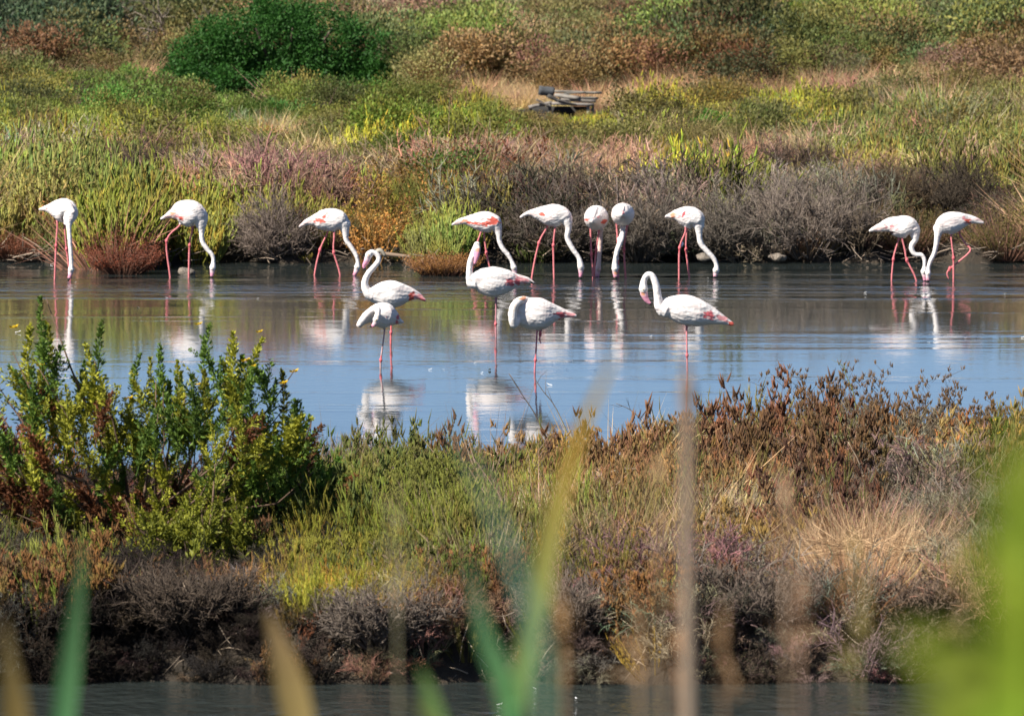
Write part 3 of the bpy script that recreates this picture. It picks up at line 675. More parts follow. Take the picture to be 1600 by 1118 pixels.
# ------------------------------------------------------------------ shrubs one can pick out
def shrub(name, label, cat, u, v, wpx, hpx, d=None, kind='twigs', tint=GT, tint2=None, seed=0, dep=.8, dens=1.0, group=None):
    """u,v: middle of its foot; wpx,hpx: its size where it stands"""
    d = foot_dist(u, v, 46.0 if v > 640 else 95.0); P = at_dist(u, v, d)
    z0 = float(ground(np.array([P.x]), np.array([P.y]))[0]); P.z = max(z0, 0.0) - .03
    s = F / P.y; R = wpx / s / 2; H_ = hpx / s
    e = empty(name, P); tag(e, label, cat, group)
    r_ = np.random.default_rng(900 + seed); e.scale = (1, dep, 1)
    if kind == 'twigs':
        a = link('twigs', proto_twigs(seed + 500, R=R, Hh=H_, n0=int(95 * dens), k1=8, k2=6, rad=.007 * max(.7, P.y / 110)), e); a['tint'] = list(tint); a['kind'] = 'stuff'
        b = link('stem', proto_twigs(seed + 501, R=R * .8, Hh=H_ * .85, n0=9, k1=3, k2=1, rad=.012), e); b['tint'] = [c * .8 for c in tint]
    elif kind == 'leafy':
        n = int(3800 * dens); lf = .045 * max(.75, P.y / 110)
        a = link('foliage', proto_leafy(seed + 500, R=R, Hh=H_, n=n, leaf=lf, clump=46), e); a['tint'] = list(tint); a['kind'] = 'stuff'
        b = link('stem', proto_twigs(seed + 501, R=R * .8, Hh=H_ * .8, n0=10, k1=4, k2=3, rad=.014), e); b['tint'] = list(tint2 or (.09, .065, .05))
    elif kind == 'sprigs':
        acc = Acc(); ns = int(260 * dens); D, a_, q = dirs(ns, r_, 1.4)
        O = np.stack([np.cos(a_) * q / 1.4 * R * .45, np.sin(a_) * q / 1.4 * R * .45, np.full(ns, 0.)], -1)
        Ln = 1.0 / np.sqrt((D[:, 0] ** 2 + D[:, 1] ** 2) / R ** 2 + D[:, 2] ** 2 / H_ ** 2) * (.55 + .5 * r_.random(ns))
        cones(acc, O, D, Ln, .006, perp(D, r_) * Ln[:, None] * .1, r_)
        b = link('stem', acc.mesh('stems', M_TWIG), e); b['tint'] = list(tint2 or (.13, .07, .05)); b['kind'] = 'stuff'
        acc = Acc(); i = np.repeat(np.arange(ns), 26); tt = .4 + .65 * r_.random(len(i))
        Pp = O[i] + D[i] * (Ln[i] * tt)[:, None] + r_.normal(size=(len(i), 3)) * .02; lf = .032 * max(.6, P.y / 110)
        leaves(acc, Pp, unit(D[i] * .8 + perp(D[i], r_) + [0, 0, .3]), lf * (.7 + .6 * r_.random(len(i))), lf * .4, r_)
        a = link('foliage', acc.mesh('foliage', M_LEAF), e); a['tint'] = list(tint); a['kind'] = 'stuff'
    elif kind == 'fingers':
        a = link('foliage', proto_fingers(seed + 500, R=R, Hh=H_, ns=int(70 * dens), ncl=17, nf=5, fl=.036, fr=.0048), e); a['tint'] = list(tint); a['kind'] = 'stuff'
        b = link('stem', proto_twigs(seed + 501, R=R * .9, Hh=H_ * .9, n0=14, k1=5, k2=3, rad=.006), e); b['tint'] = [.13, .10, .075]
    elif kind == 'grass':
        a = link('blades', proto_tussock(seed + 500, R, H_, int(3600 * dens), .0065 * max(.7, P.y / 110)), e); a['tint'] = list(tint); a['kind'] = 'stuff'
    elif kind == 'glass':
        a = link('foliage', proto_glasswort(seed + 500, R=R, Hh=H_ * .95, ns=int(150 * dens), side=11, rad=.006 * max(.6, P.y / 110)), e); a['tint'] = list(tint); a['kind'] = 'stuff'
    return e

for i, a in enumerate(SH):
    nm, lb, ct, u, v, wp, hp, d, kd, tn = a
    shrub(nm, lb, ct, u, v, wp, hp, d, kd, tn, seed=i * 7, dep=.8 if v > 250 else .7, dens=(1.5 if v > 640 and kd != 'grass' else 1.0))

# ------------------------------------------------------------------ dark round tree and bare tree
def tube_path(acc, pts, rad, sides=6, cap=True):
    pts = [Vector(p) for p in pts]; n = len(pts); V = []; prev = None
    for i, p in enumerate(pts):
        tg = (pts[min(i + 1, n - 1)] - pts[max(i - 1, 0)]).normalized()
        a = prev if prev is not None else (Vector((0, 1, 0)) if abs(tg.y) < .9 else Vector((1, 0, 0)))
        a = (a - tg * a.dot(tg)).normalized(); prev = a; b = tg.cross(a)
        for k in range(sides):
            c = 2 * PI * k / sides; V.append(p + (a * math.cos(c) + b * math.sin(c)) * rad[i])
    V = [tuple(v) for v in V]; Q = []
    for i in range(n - 1):
        for k in range(sides):
            Q.append((i * sides + k, i * sides + (k + 1) % sides, (i + 1) * sides + (k + 1) % sides, (i + 1) * sides + k))
    T = []
    if cap:
        V.append(tuple(pts[0])); V.append(tuple(pts[-1])); c0, c1 = n * sides, n * sides + 1
        for k in range(sides):
            T.append((c0, (k + 1) % sides, k)); T.append((c1, (n - 1) * sides + k, (n - 1) * sides + (k + 1) % sides))
    acc.add(np.array(V), np.array(T, int).reshape(-1, 3), np.array(Q, int), np.full(len(V), random.random()))

TD = 157.0; s = F / TD
tb = at_dist(446, 142, TD); tb.z = float(ground(np.array([tb.x]), np.array([tb.y]))[0])
tree = empty('round_tree', tb); tag(tree, 'big dark green round headed tree standing at the foot of the dune', 'tree')
acc = Acc(); r_ = np.random.default_rng(3)
for k in range(9):
    a = k * 2 * PI / 9; R = .9 + .5 * r_.random()
    tube_path(acc, [(0.1 * math.cos(a), .1 * math.sin(a), -.1), (.3 * math.cos(a), .3 * math.sin(a), .35), (R * .6 * math.cos(a), R * .6 * math.sin(a), .9), (R * math.cos(a), R * math.sin(a), 1.5)], [.08, .06, .04, .015])
b = link('limbs', acc.mesh('limbs', M_TWIG), tree); b['tint'] = [.09, .07, .055]; b['kind'] = 'stuff'
acc = Acc(); tube_path(acc, [(0, 0, -.2), (.03, 0, .2), (0, .02, .6)], [.16, .12, .08], 8)
b = link('trunk', acc.mesh('trunk', M_TWIG), tree); b['tint'] = [.09, .07, .055]
acc = Acc(); ncl = 230
lobes = [(330, 90, 78, 62), (400, 50, 100, 58), (470, 55, 105, 60), (540, 88, 92, 60), (598, 112, 56, 42), (570, 125, 70, 30), (288, 120, 46, 34), (430, 110, 165, 42), (420, 22, 55, 24), (550, 120, 80, 30)]
Cc = []
for lu, lv, lr, lh in lobes:
    nn = int(ncl * lr * lh / 30000) + 12
    for _ in range(nn):
        a = r_.random() * 2 * PI; e_ = math.asin(2 * r_.random() - 1); rr = .75 + .2 * r_.random()
        Cc.append(((lu - 436) / s + lr / s * rr * math.cos(a) * math.cos(e_), lr / s * .75 * rr * math.sin(a) * math.cos(e_), max(.12, (150 - lv) / s + lh / s * rr * math.sin(e_))))
Cc = np.array(Cc); n = 74000; i = r_.integers(0, len(Cc), n); cv_ = r_.random(len(Cc)); d_ = unit(r_.normal(size=(n, 3)))
Pp = Cc[i] + d_ * (.31 * r_.random(n) ** .45 * (.7 + .6 * cv_[i]))[:, None] * [1, 1, .8]; Pp[:, 2] = np.maximum(Pp[:, 2], .03)
leaves(acc, Pp, unit(d_ + [0, 0, -.1] + r_.normal(size=(n, 3)) * .5), .075 * (.6 + .7 * r_.random(n)), .034, r_, rnd=np.clip(.3 * cv_[i] + .7 * r_.random(n), 0, 1))
b = link('crown', acc.mesh('crown', M_LEAF), tree); b['tint'] = [.030, .105, .017]; b['kind'] = 'stuff'

def branchy(acc, p, d, ln, rad, depth, r_, spread=.5, upk=.1):
    pts = [p]; q = Vector(p); dd = Vector(d).normalized(); k = 4
    for i in range(k):
        dd = (dd + Vector(r_.normal(size=3)) * .16 + Vector((0, 0, upk))).normalized(); q = q + dd * ln / k; pts.append(q.copy())
        if depth > 0 and i >= 1:
            for _ in range(2):
                d2 = (dd + Vector(r_.normal(size=3)) * spread).normalized()
                branchy(acc, q.copy(), d2, ln * .55, rad * .5, depth - 1, r_, spread, upk)
    tube_path(acc, pts, list(np.linspace(rad, rad * .4, k + 1)), 4 if depth else 3)
bt = at_dist(268, 118, 178); bt.z = float(ground(np.array([bt.x]), np.array([bt.y]))[0])
bare = empty('bare_tree', bt); tag(bare, 'leafless grey tree with spreading branches left of the dark tree', 'tree')
r_ = np.random.default_rng(8)
for k, (dx, dz) in enumerate([(-1, .75), (-.7, 1.0), (.3, 1.2), (-.95, .35), (.6, .8)]):
    acc = Acc(); branchy(acc, Vector((0, 0, .1)), (dx, .2 * r_.normal(), dz), 1.25, .03, 2, r_, .6, .02)
    b = link('branch', acc.mesh('branch', M_TWIG), bare); b['tint'] = [.20, .17, .15]
acc = Acc(); tube_path(acc, [(0, 0, -.2), (.02, 0, .05), (0, 0, .25)], [.06, .05, .04], 6)
b = link('trunk', acc.mesh('trunk', M_TWIG), bare); b['tint'] = [.12, .10, .09]

# ------------------------------------------------------------------ wooden wreck on the flat
m_wood, t, o = mat('weathered_wood')
tc = N(t, 'ShaderNodeTexCoord'); mp = N(t, 'ShaderNodeMapping'); mp.inputs['Scale'].default_value = (2, 14, 14)
n1 = N(t, 'ShaderNodeTexNoise', Scale=3.0, Detail=8.0, Roughness=.7); L(t, tc.outputs['Object'], mp.inputs[0]); L(t, mp.outputs[0], n1.inputs['Vector'])
at = N(t, 'ShaderNodeAttribute', _attribute_name='tint', _attribute_type='OBJECT')
rp = ramp(t, [(.3, (.45, .43, .42)), (.7, (1.3, 1.28, 1.25))]); L(t, n1.outputs[0], rp.inputs[0])
mx = N(t, 'ShaderNodeMix', _data_type='RGBA', _blend_type='MULTIPLY'); mx.inputs[0].default_value = 1
L(t, at.outputs['Color'], mx.inputs[6]); L(t, rp.outputs[0], mx.inputs[7])
p = N(t, 'ShaderNodeBsdfPrincipled', Roughness=.85); L(t, mx.outputs[2], p.inputs['Base Color']); bp = N(t, 'ShaderNodeBump', Strength=.5, Distance=.01)
L(t, n1.outputs[0], bp.inputs['Height']); L(t, bp.outputs[0], p.inputs['Normal']); L(t, p.outputs[0], o.inputs[0])
def plank(name, parent, c, size, rot=(0, 0, 0), tint=(.3, .28, .27), seed=0):
    r_ = np.random.default_rng(seed); sx, sy, sz = size; nx = 7; V = []; Q = []
    for i in range(nx):
        x = -sx / 2 + sx * i / (nx - 1); w_ = 1 + .04 * r_.normal() - (.04 if i in (0, nx - 1) else 0)
        for a, b_ in ((-1, -1), (1, -1), (1, 1), (-1, 1)): V.append((x + .006 * r_.normal(), a * sy / 2 * w_, b_ * sz / 2 * w_ + .002 * r_.normal()))
    for i in range(nx - 1):
        for k in range(4): Q.append((i * 4 + k, i * 4 + (k + 1) % 4, i * 4 + 4 + (k + 1) % 4, i * 4 + 4 + k))
    Q += [(3, 2, 1, 0), (nx * 4 - 4, nx * 4 - 3, nx * 4 - 2, nx * 4 - 1)]
    ob = link(name, mesh_np(name, V, [np.array(Q)], m_wood), parent); ob.location = c; ob.rotation_euler = rot; ob['tint'] = list(tint); return ob
wz = float(ground(np.array([WX]), np.array([WY]))[0])
wr = empty('collapsed_jetty', (WX, WY, wz)); tag(wr, 'collapsed grey wooden jetty lying in dry tan grass on the flat', 'wooden wreck')
sc_ = F / WY; vz0 = 186.0
def wp(u, v, y=0.0): return ((u - 880) / sc_ , y, (vz0 - v) / sc_)
def seg(name, a, b, th, y=0.0, y2=None, dp=.12, tint=(.3, .28, .27), seed=0):
    A = Vector(wp(*a, y)); B = Vector(wp(*b, y if y2 is None else y2)); d = B - A
    return plank(name, wr, (A + B) / 2, (d.length, dp, th / sc_), (0, -math.atan2(d.z, math.hypot(d.x, d.y)), math.atan2(d.y, d.x)), tint, seed)
seg('plank', (842, 146), (866, 145), 14, 0, dp=.12, tint=(0.074, 0.081, 0.090), seed=1).rotation_euler = (.1, .10, .1)
seg('plank', (848, 140), (866, 148), 4, .1, tint=(0.124, 0.124, 0.130), seed=2)
seg('beam', (856, 152), (878, 163), 6, -.05, tint=(0.062, 0.059, 0.056), seed=3)
seg('plank', (868, 151), (905, 156), 5, -.1, -.2, .25, (.28, .26, .23), 4)
seg('plank', (862, 146), (940, 149), 3.5, .35, .45, .25, (.22, .2, .17), 5)
seg('plank', (898, 156), (932, 157), 4, .05, .2, .25, (.17, .16, .14), 6)
seg('plank', (875, 158), (930, 161), 4.5, -.15, -.1, .3, (.2, .18, .16), 7)
seg('beam', (826, 170), (862, 163), 5, -.2, -.15, .15, (.24, .22, .2), 8)
seg('beam', (862, 164), (928, 166), 4.5, -.22, -.2, .2, (.26, .24, .22), 9)
seg('post', (919, 166), (919, 188), 5, -.2, dp=.09, tint=(0.384, 0.384, 0.384), seed=10)
seg('post', (926, 166), (926, 188), 5, -.1, dp=.09, tint=(0.341, 0.335, 0.329), seed=11)
seg('post', (829, 168), (829, 188), 4, -.2, dp=.08, tint=(0.062, 0.062, 0.062), seed=12)
seg('post', (859, 166), (859, 188), 5, -.2, dp=.08, tint=(0.124, 0.118, 0.112), seed=13)
seg('shade_board', (830, 178), (917, 179), 18, .28, .28, .05, (.03, .028, .026), 14)  # near-black sheet standing in for the shaded opening beneath the planks
seg('plank', (870, 158), (900, 166), 3, -.28, tint=(.07, .065, .06), seed=16)
seg('plank', (838, 158), (858, 169), 3, -.25, tint=(.12, .11, .10), seed=17)
seg('plank', (880, 150), (915, 147), 2.5, .1, tint=(.16, .15, .13), seed=18)
seg('plank', (900, 149), (938, 150), 3, .6, .7, .2, (.34, .30, .25), 15)

# ------------------------------------------------------------------ flamingos
m_bird, t, o = mat('flamingo_plumage')
at = N(t, 'ShaderNodeAttribute', _attribute_name='plume'); tc = N(t, 'ShaderNodeTexCoord')
n1 = N(t, 'ShaderNodeTexNoise', Scale=38.0, Detail=4.0, Roughness=.6); n2 = N(t, 'ShaderNodeTexVoronoi', Scale=30.0)
L(t, tc.outputs['Object'], n1.inputs['Vector']); L(t, tc.outputs['Object'], n2.inputs['Vector'])
rp = ramp(t, [(.35, (.93, .90, .89)), (.65, (1.0, 1.0, 1.0))]); L(t, n1.outputs[0], rp.inputs[0])
mx = N(t, 'ShaderNodeMix', _data_type='RGBA', _blend_type='MULTIPLY'); mx.inputs[0].default_value = 1
L(t, at.outputs['Color'], mx.inputs[6]); L(t, rp.outputs[0], mx.inputs[7])
p = N(t, 'ShaderNodeBsdfPrincipled', Roughness=.65); L(t, mx.outputs[2], p.inputs['Base Color'])
bp = N(t, 'ShaderNodeBump', Strength=.22, Distance=.010); L(t, n2.outputs['Distance'], bp.inputs['Height']); L(t, bp.outputs[0], p.inputs['Normal'])
L(t, p.outputs[0], o.inputs[0])

import bmesh
m_eye, t, o = mat('pale_yellow_eye'); p = N(t, 'ShaderNodeBsdfPrincipled', Roughness=.2); tc = N(t, 'ShaderNodeTexCoord'); sx_ = N(t, 'ShaderNodeSeparateXYZ'); L(t, tc.outputs['Object'], sx_.inputs[0])
ab = N(t, 'ShaderNodeMath', _operation='ABSOLUTE'); L(t, sx_.outputs[1], ab.inputs[0]); rp = ramp(t, [(.0, (.6, .42, .08)), (.0045, (.6, .42, .08)), (.0052, (.01, .01, .01))]); L(t, ab.outputs[0], rp.inputs[0]); L(t, rp.outputs[0], p.inputs['Base Color']); L(t, p.outputs[0], o.inputs[0])
bm = bmesh.new(); bmesh.ops.create_uvsphere(bm, u_segments=10, v_segments=8, radius=.0065); EYE_MESH = bpy.data.meshes.new('eye'); bm.to_mesh(EYE_MESH); bm.free(); EYE_MESH.materials.append(m_eye)
def catmull(P, sub):
    P = np.asarray(P, float); n = len(P); out_ = []
    for i in range(n - 1):
        p0, p1, p2, p3 = P[max(i - 1, 0)], P[i], P[i + 1], P[min(i + 2, n - 1)]
        for k in range(sub):
            u = k / sub
            out_.append(.5 * ((2 * p1) + (-p0 + p2) * u + (2 * p0 - 5 * p1 + 4 * p2 - p3) * u * u + (-p0 + 3 * p1 - 3 * p2 + p3) * u ** 3))
    out_.append(P[-1]); return np.array(out_)

WHITE = (.83, .785, .755); CREAM = (.78, .70, .62); PALEP = (.78, .58, .55); PINK = (.74, .33, .34); CORAL = (.72, .13, .09); ORNG = (.74, .33, .20)
LEG = (.66, .20, .21); KNEE = (.62, .13, .15); BILL = (.72, .30, .42); BLACK = (.02, .018, .018); DARK = (.10, .03, .035)
def flamingo(label, w, u0, body, neck, bill, legs, patches=(), group='flamingos wading in the pond', face=1, legc=LEG, wing=True, ring=None, headc=WHITE, kb=.85):
    """body/neck/bill: (u, v, radius, depth offset) where each shows; legs: lists of (u, v, offset)"""
    base = at_z(u0, w, 0.0); d0 = base.y; s = F / d0
    def wp_(u, v, off): return at_dist(u, v, d0 + off) - base
    Vs, Qs, Ts, nn = [], [], [], 0
    labs = []           # skeleton points for colouring
    def tube(pts, sub=4, k=1.0, sides=14, lab='body'):
        nonlocal nn
        A = np.array([[*wp_(p_[0], p_[1], p_[3]), p_[2] / s] for p_ in pts]); A = catmull(A, sub); A[:, 3] = np.maximum(A[:, 3], .003)
        C = A[:, :3]; R = A[:, 3]; n = len(A)
        # round both ends with two extra rings
        t0 = unit(C[0] - C[1]); t1 = unit(C[-1] - C[-2])
        C = np.concatenate([[C[0] + t0 * R[0] * .9, C[0] + t0 * R[0] * .6], C, [C[-1] + t1 * R[-1] * .6, C[-1] + t1 * R[-1] * .9]])
        R = np.concatenate([[R[0] * .35, R[0] * .78], R, [R[-1] * .78, R[-1] * .35]]); n = len(C)
        acc = []; b_ = None
        for i in range(n):
            tg = unit(C[min(i + 1, n - 1)] - C[max(i - 1, 0)])
            if b_ is None: b_ = np.cross(tg, [0, 0, 1.]) if abs(tg[2]) < .9 else np.array([0, 1., 0])
            b_ = unit(b_ - tg * np.dot(b_, tg)); c_ = np.cross(b_, tg)
            for j in range(sides):
                an = 2 * PI * j / sides; acc.append(C[i] + b_ * math.cos(an) * R[i] * k + c_ * math.sin(an) * R[i])
            labs.append((lab, C[i], R[i]))
        Vs.append(np.array(acc))
        for i in range(n - 1):
            for j in range(sides): Qs.append((nn + i * sides + j, nn + i * sides + (j + 1) % sides, nn + (i + 1) * sides + (j + 1) % sides, nn + (i + 1) * sides + j))
        Vs.append(np.array([C[0], C[-1]])); c0 = nn + n * sides
        for j in range(sides):
            Ts.append((c0, nn + (j + 1) % sides, nn + j)); Ts.append((c0 + 1, nn + (n - 1) * sides + j, nn + (n - 1) * sides + (j + 1) % sides))
        nn += n * sides + 2
    tube(body, 5, kb, 20, 'body')
    if wing:
        # folded wings lie along each flank and end in the tail
        for sd in (-1, 1):
            q = []
            for (u, v, r_, of) in body[:-1]:
                q.append((u, v - r_ * .25, max(r_ * .70, 1.8), of + sd * r_ / s * .48))
            tube(q, 4, .5, 14, 'body')
    neck = [(a, b, c * (1.12 if i == len(neck) - 1 else .96), d) for i, (a, b, c, d) in enumerate(neck)]
    bill = [(a, b, c * (1.05, .95, .82, .7)[min(i, 3)], d) for i, (a, b, c, d) in enumerate(bill)]
    tube(neck, 5, 1.0, 12, 'neck')
    if bill: 
        tube(bill, 4, .75, 10, 'bill')
    bt_ = wp_(bill[-1][0], bill[-1][1], bill[-1][3]) if bill else None
    for lg in legs:
        pts = []; m = len(lg)
        for i, (u, v, of) in enumerate(lg): pts.append((u, v, 1.62 if i else 3.0, of))
        last = lg[-1]
        if abs(last[1] - w) < 7:   # goes on under the water to its foot on the bed
            pts.append((last[0] + .3, last[1] + .3 * s, 1.3, last[2]))
        # feathered thigh, shank, swollen ankle joint
        tube(pts, 4, 1.0, 8, 'leg')
        if m >= 3:
            kx = lg[-2]; tube([(kx[0], kx[1] - 3, 1.7, kx[2]), (kx[0], kx[1], 2.9, kx[2]), (kx[0], kx[1] + 3.5, 1.6, kx[2])], 3, 1.0, 8, 'knee')
        f_ = pts[-1]
        if len(pts) > m:
            for dx, dy in ((7, -.03), (6, .07), (-3, .02), (3, -.09)):
                tube([(f_[0], f_[1], 1.4, f_[3]), (f_[0] + dx * face, f_[1] + 1, 1.2, f_[3] + dy)], 2, 1.0, 6, 'leg')
        else:
            tube([(f_[0], f_[1], 1.6, f_[3]), (f_[0] - 2 * face, f_[1] + 6, 1.3, f_[3])], 2, 1.0, 6, 'leg')
    me = mesh_np('flamingo', np.concatenate(Vs), [np.array(Qs), np.array(Ts)], None)
    ob = link('flamingo', me); ob.location = base
    md = ob.modifiers.new('remesh', 'REMESH'); md.mode = 'VOXEL'; md.voxel_size = .0062; md.use_smooth_shade = True
    sm = ob.modifiers.new('smooth', 'SMOOTH'); sm.factor = .5; sm.iterations = 5
    dg = bpy.context.evaluated_depsgraph_get(); ev = ob.evaluated_get(dg)
    m2 = bpy.data.meshes.new_from_object(ev, preserve_all_data_layers=True, depsgraph=dg)
    ob.modifiers.clear(); ob.data = m2; m2.name = 'flamingo'
    m2.materials.clear(); m2.materials.append(m_bird)
    import bmesh
    bm = bmesh.new(); bm.from_mesh(m2); seen = set(); isl = []
    for v0 in bm.verts:
        if v0 in seen: continue
        st_ = [v0]; seen.add(v0); comp = []
        while st_:
            q = st_.pop(); comp.append(q)
            for e_ in q.link_edges:
                o_ = e_.other_vert(q)
                if o_ not in seen: seen.add(o_); st_.append(o_)
        isl.append(comp)
    isl.sort(key=len)
    print('ISL', label[:30], [len(c) for c in isl])
    for comp in isl[:-1]:
        bmesh.ops.delete(bm, geom=comp, context='VERTS')
    bm.to_mesh(m2); bm.free()
    n = len(m2.vertices); V = np.zeros(n * 3, np.float32); m2.vertices.foreach_get('co', V); V = V.reshape(-1, 3).astype(float)
    best = np.full(n, 1e9); lab = np.zeros(n, int); LN = ['body', 'neck', 'bill', 'leg', 'knee']
    for (lb, c, r_) in labs:
        q = np.linalg.norm(V - c, axis=1) / 1.0 - r_
        if lb == 'knee': q -= .002
        k = q < best; best[k] = q[k]; lab[k] = LN.index(lb)
    Nn = np.zeros(n * 3, np.float32); m2.vertex_normals.foreach_get('vector', Nn); Nn = Nn.reshape(-1, 3)
    th = math.radians(-14 * face); ax_ = V[:, 0] * math.cos(th) - V[:, 2] * math.sin(th); az_ = V[:, 0] * math.sin(th) + V[:, 2] * math.cos(th)
    sd_ = float(len(label)) * 3.1
    fe = noise(ax_ * 14 + sd_, az_ * 42, V[:, 1] * 26, 44) - .5 + .6 * (noise(ax_ * 34, az_ * 80 + sd_, V[:, 1] * 60, 45) - .5)
    V = V + Nn * (np.where(lab == 0, .0065, np.where(lab == 1, .003, .0012)) * fe)[:, None]
    m2.vertices.foreach_set('co', V.astype(np.float32).ravel()); m2.update()
    pu, pv = project(V + np.array(base))
    nz = fbm(V[:, 0] * 28 + 5, V[:, 2] * 28, 41) - .5; nz2 = noise(V[:, 0] * 9, V[:, 2] * 30, V[:, 1] * 9, 42) - .5
    col = np.tile(np.array(WHITE), (n, 1)); col *= (1 + .06 * nz)[:, None]
    pinkness = np.clip(.14 + 1.1 * nz2, 0, .5)[:, None]; col = col * (1 - pinkness * .75) + np.array(PALEP) * pinkness * .75; col = col * (1 - .06 * np.clip(-fe * 2.4, 0, 1))[:, None]  # last step paints shade into the hollows of the feather relief
    belly = np.clip(.75 - V[:, 2] / .9, 0, 1) if False else 0
    nk = lab == 1; col[nk] = np.array(headc) * (1 + .05 * nz[nk])[:, None]
    lg_ = (lab == 3); low = 1.0; col[lg_] = np.array(legc) * (1 + .35 * nz[lg_])[:, None]
    col[lab == 4] = KNEE
    if bill:
        bm_ = lab == 2; tb_ = np.linalg.norm(V - np.array(bt_), axis=1) * s
        col[bm_] = BILL; col[bm_ & (tb_ < 3.4)] = BLACK
        b0 = np.array(wp_(bill[0][0], bill[0][1], bill[0][3])); dd = np.linalg.norm(V - b0, axis=1) * s; fc = np.clip(1.25 - dd / 6, 0, 1)[:, None]
        m_ = (lab == 2) & (tb_ >= 3.4); col[m_] = (col * (1 - fc) + np.array(headc) * .96 * fc)[m_]
    for (cu, cv_, ru, rv, ang, c) in patches:
        a = math.radians(ang); du = pu - cu; dv = pv - cv_
        x = (du * math.cos(a) + dv * math.sin(a)) / ru; y = (-du * math.sin(a) + dv * math.cos(a)) / rv
        stk = noise((pu * .95 + pv * .3) * .16, (pv * .95 - pu * .3) * .75, 0, 43) - .5
        k = np.clip((1.05 - np.sqrt(x * x + y * y) + 1.3 * nz + 1.5 * stk * (ru > 3.4)) * 4.0, 0, 1)[:, None]
        k = k * ((lab <= 2)[:, None]); col = col * (1 - k) + np.array(c) * k
    at_ = m2.attributes.new('plume', 'FLOAT_COLOR', 'POINT')
    at_.data.foreach_set('color', np.concatenate([np.clip(col, 0, .88), np.ones((n, 1))], 1).astype(np.float32).ravel())
    hu, hv, hr, ho = neck[-1]; pv_ = neck[-2]; hc = Vector(wp_(hu, hv, ho)); rr = hr / s
    if bill:
        dv_ = Vector(wp_(bill[0][0], bill[0][1], bill[0][3])) - hc; side = Vector((0, 1, 0)); side = (side - dv_.normalized() * side.dot(dv_.normalized())).normalized()
        for sg in (-1, 1):
            ey = link('eye', EYE_MESH, ob); ey.location = hc + side * sg * rr * .86
    tag(ob, label, 'flamingo', group)
    if ring:
        u, v, h_, col_ = ring
        acc = Acc(); c = wp_(u, v, -.02); c2 = wp_(u - 2.4, v + h_, -.02)
        tube_path(acc, [c, (c + c2) / 2, c2], [.02, .022, .02], 10)
        mm, t_, o_ = mat('leg_ring_plastic'); pp = N(t_, 'ShaderNodeBsdfPrincipled', Roughness=.4); pp.inputs['Base Color'].default_value = (*col_, 1); L(t_, pp.outputs[0], o_.inputs[0])
        rg = link('leg_ring', acc.mesh('leg_ring', mm, True), ob); tag(rg, 'white and blue ring on its leg')
    return ob

flamingo('leftmost flamingo, head in the water beside the rusty bush', 437, 95,
 [(62, 327.5, 1.8, .05), (74, 325.5, 6, .03), (90, 327, 16, 0), (102, 329.5, 19.5, -.05), (109, 335, 15, -.1), (107, 345, 9, -.14)],
 [(108, 340, 9, -.14), (107.5, 354, 4.4, -.18), (109, 375, 3.6, -.2), (111, 402, 3.4, -.2), (111.3, 415, 3.6, -.2), (111, 421, 4.6, -.2)],
 [(110.5, 424, 4.2, -.2), (109, 431, 3.4, -.21), (107, 437, 2.6, -.22)],
 [[(90, 345, 0), (89.6, 354, 0), (87.6, 384, 0), (85.6, 437, 0)], [(101, 342, .03), (101.5, 360, .04), (104, 389, .05), (110, 437, .05)]],
 [(73, 326, 3, 2.2, 0, PINK), (68, 324, 5, 2, -10, PALEP)])
flamingo('flamingo feeding with one leg bent back and shaggy back feathers', 433, 290,
 [(252, 342, 1.6, 0), (263, 336.5, 4.6, 0), (271, 333.5, 9, 0), (279, 331.5, 16.5, 0), (291, 332.5, 20.5, 0), (302, 335.5, 21, -.02), (311, 341, 16, -.03), (314, 349, 10, -.04)],
 [(314, 346, 11, -.04), (315, 361, 4.8, -.05), (316.3, 377, 4, -.05), (324.5, 390, 3.8, -.05), (332, 399, 3.4, -.05), (333.4, 408, 3.2, -.05), (332.3, 418, 4.6, -.05)],
 [(332, 421, 4.2, -.05), (331.3, 429, 3.3, -.05), (329.5, 434, 2.4, -.05)],
 [[(284, 345, -.03), (280, 353, -.03), (260.3, 376.5, -.03), (265.7, 432, -.03)], [(301, 350, .08), (300, 361, .08), (296.3, 383, .08), (295, 432, .08)]],
 [(266, 337, 9, 4.5, -20, PALEP), (270, 333, 5, 3, -20, ORNG), (277, 338, 5, 3, 10, PINK), (283, 341, 5, 3, 20, CORAL)])
flamingo('third flamingo in the back row, feeding with legs apart behind a raised head', 430, 512,
 [(468.5, 354, 1.9, 0), (477, 348.5, 4.2, 0), (489, 344.5, 8, 0), (501, 344, 15, 0), (515, 343.5, 18, 0), (529, 345, 16.8, -.02), (537.5, 350, 11, -.03)],
 [(537, 349, 11, -.03), (540, 364, 5.8, -.04), (541.5, 375.5, 4.1, -.04), (549.5, 387, 3.8, -.04), (556.5, 399, 3.5, -.04), (559, 409, 3.1, -.04), (558.4, 417, 4.7, -.04)],
 [(557.5, 421, 4.3, -.04), (554.5, 428, 3.4, -.04), (551.5, 432, 2.6, -.04)],
 [[(513, 356, .06), (511, 365, .06), (500, 390.5, .06), (491.4, 430, .06)], [(523, 352, -.04), (522, 372, -.04), (521.6, 394, -.04), (531.5, 430, -.04)]],
 [(500, 345, 9, 4, 10, CORAL), (506, 339, 6, 2.2, -50, CORAL), (480, 346, 9, 3, -20, PALEP), (470, 351, 4, 2.5, -20, PALEP)])
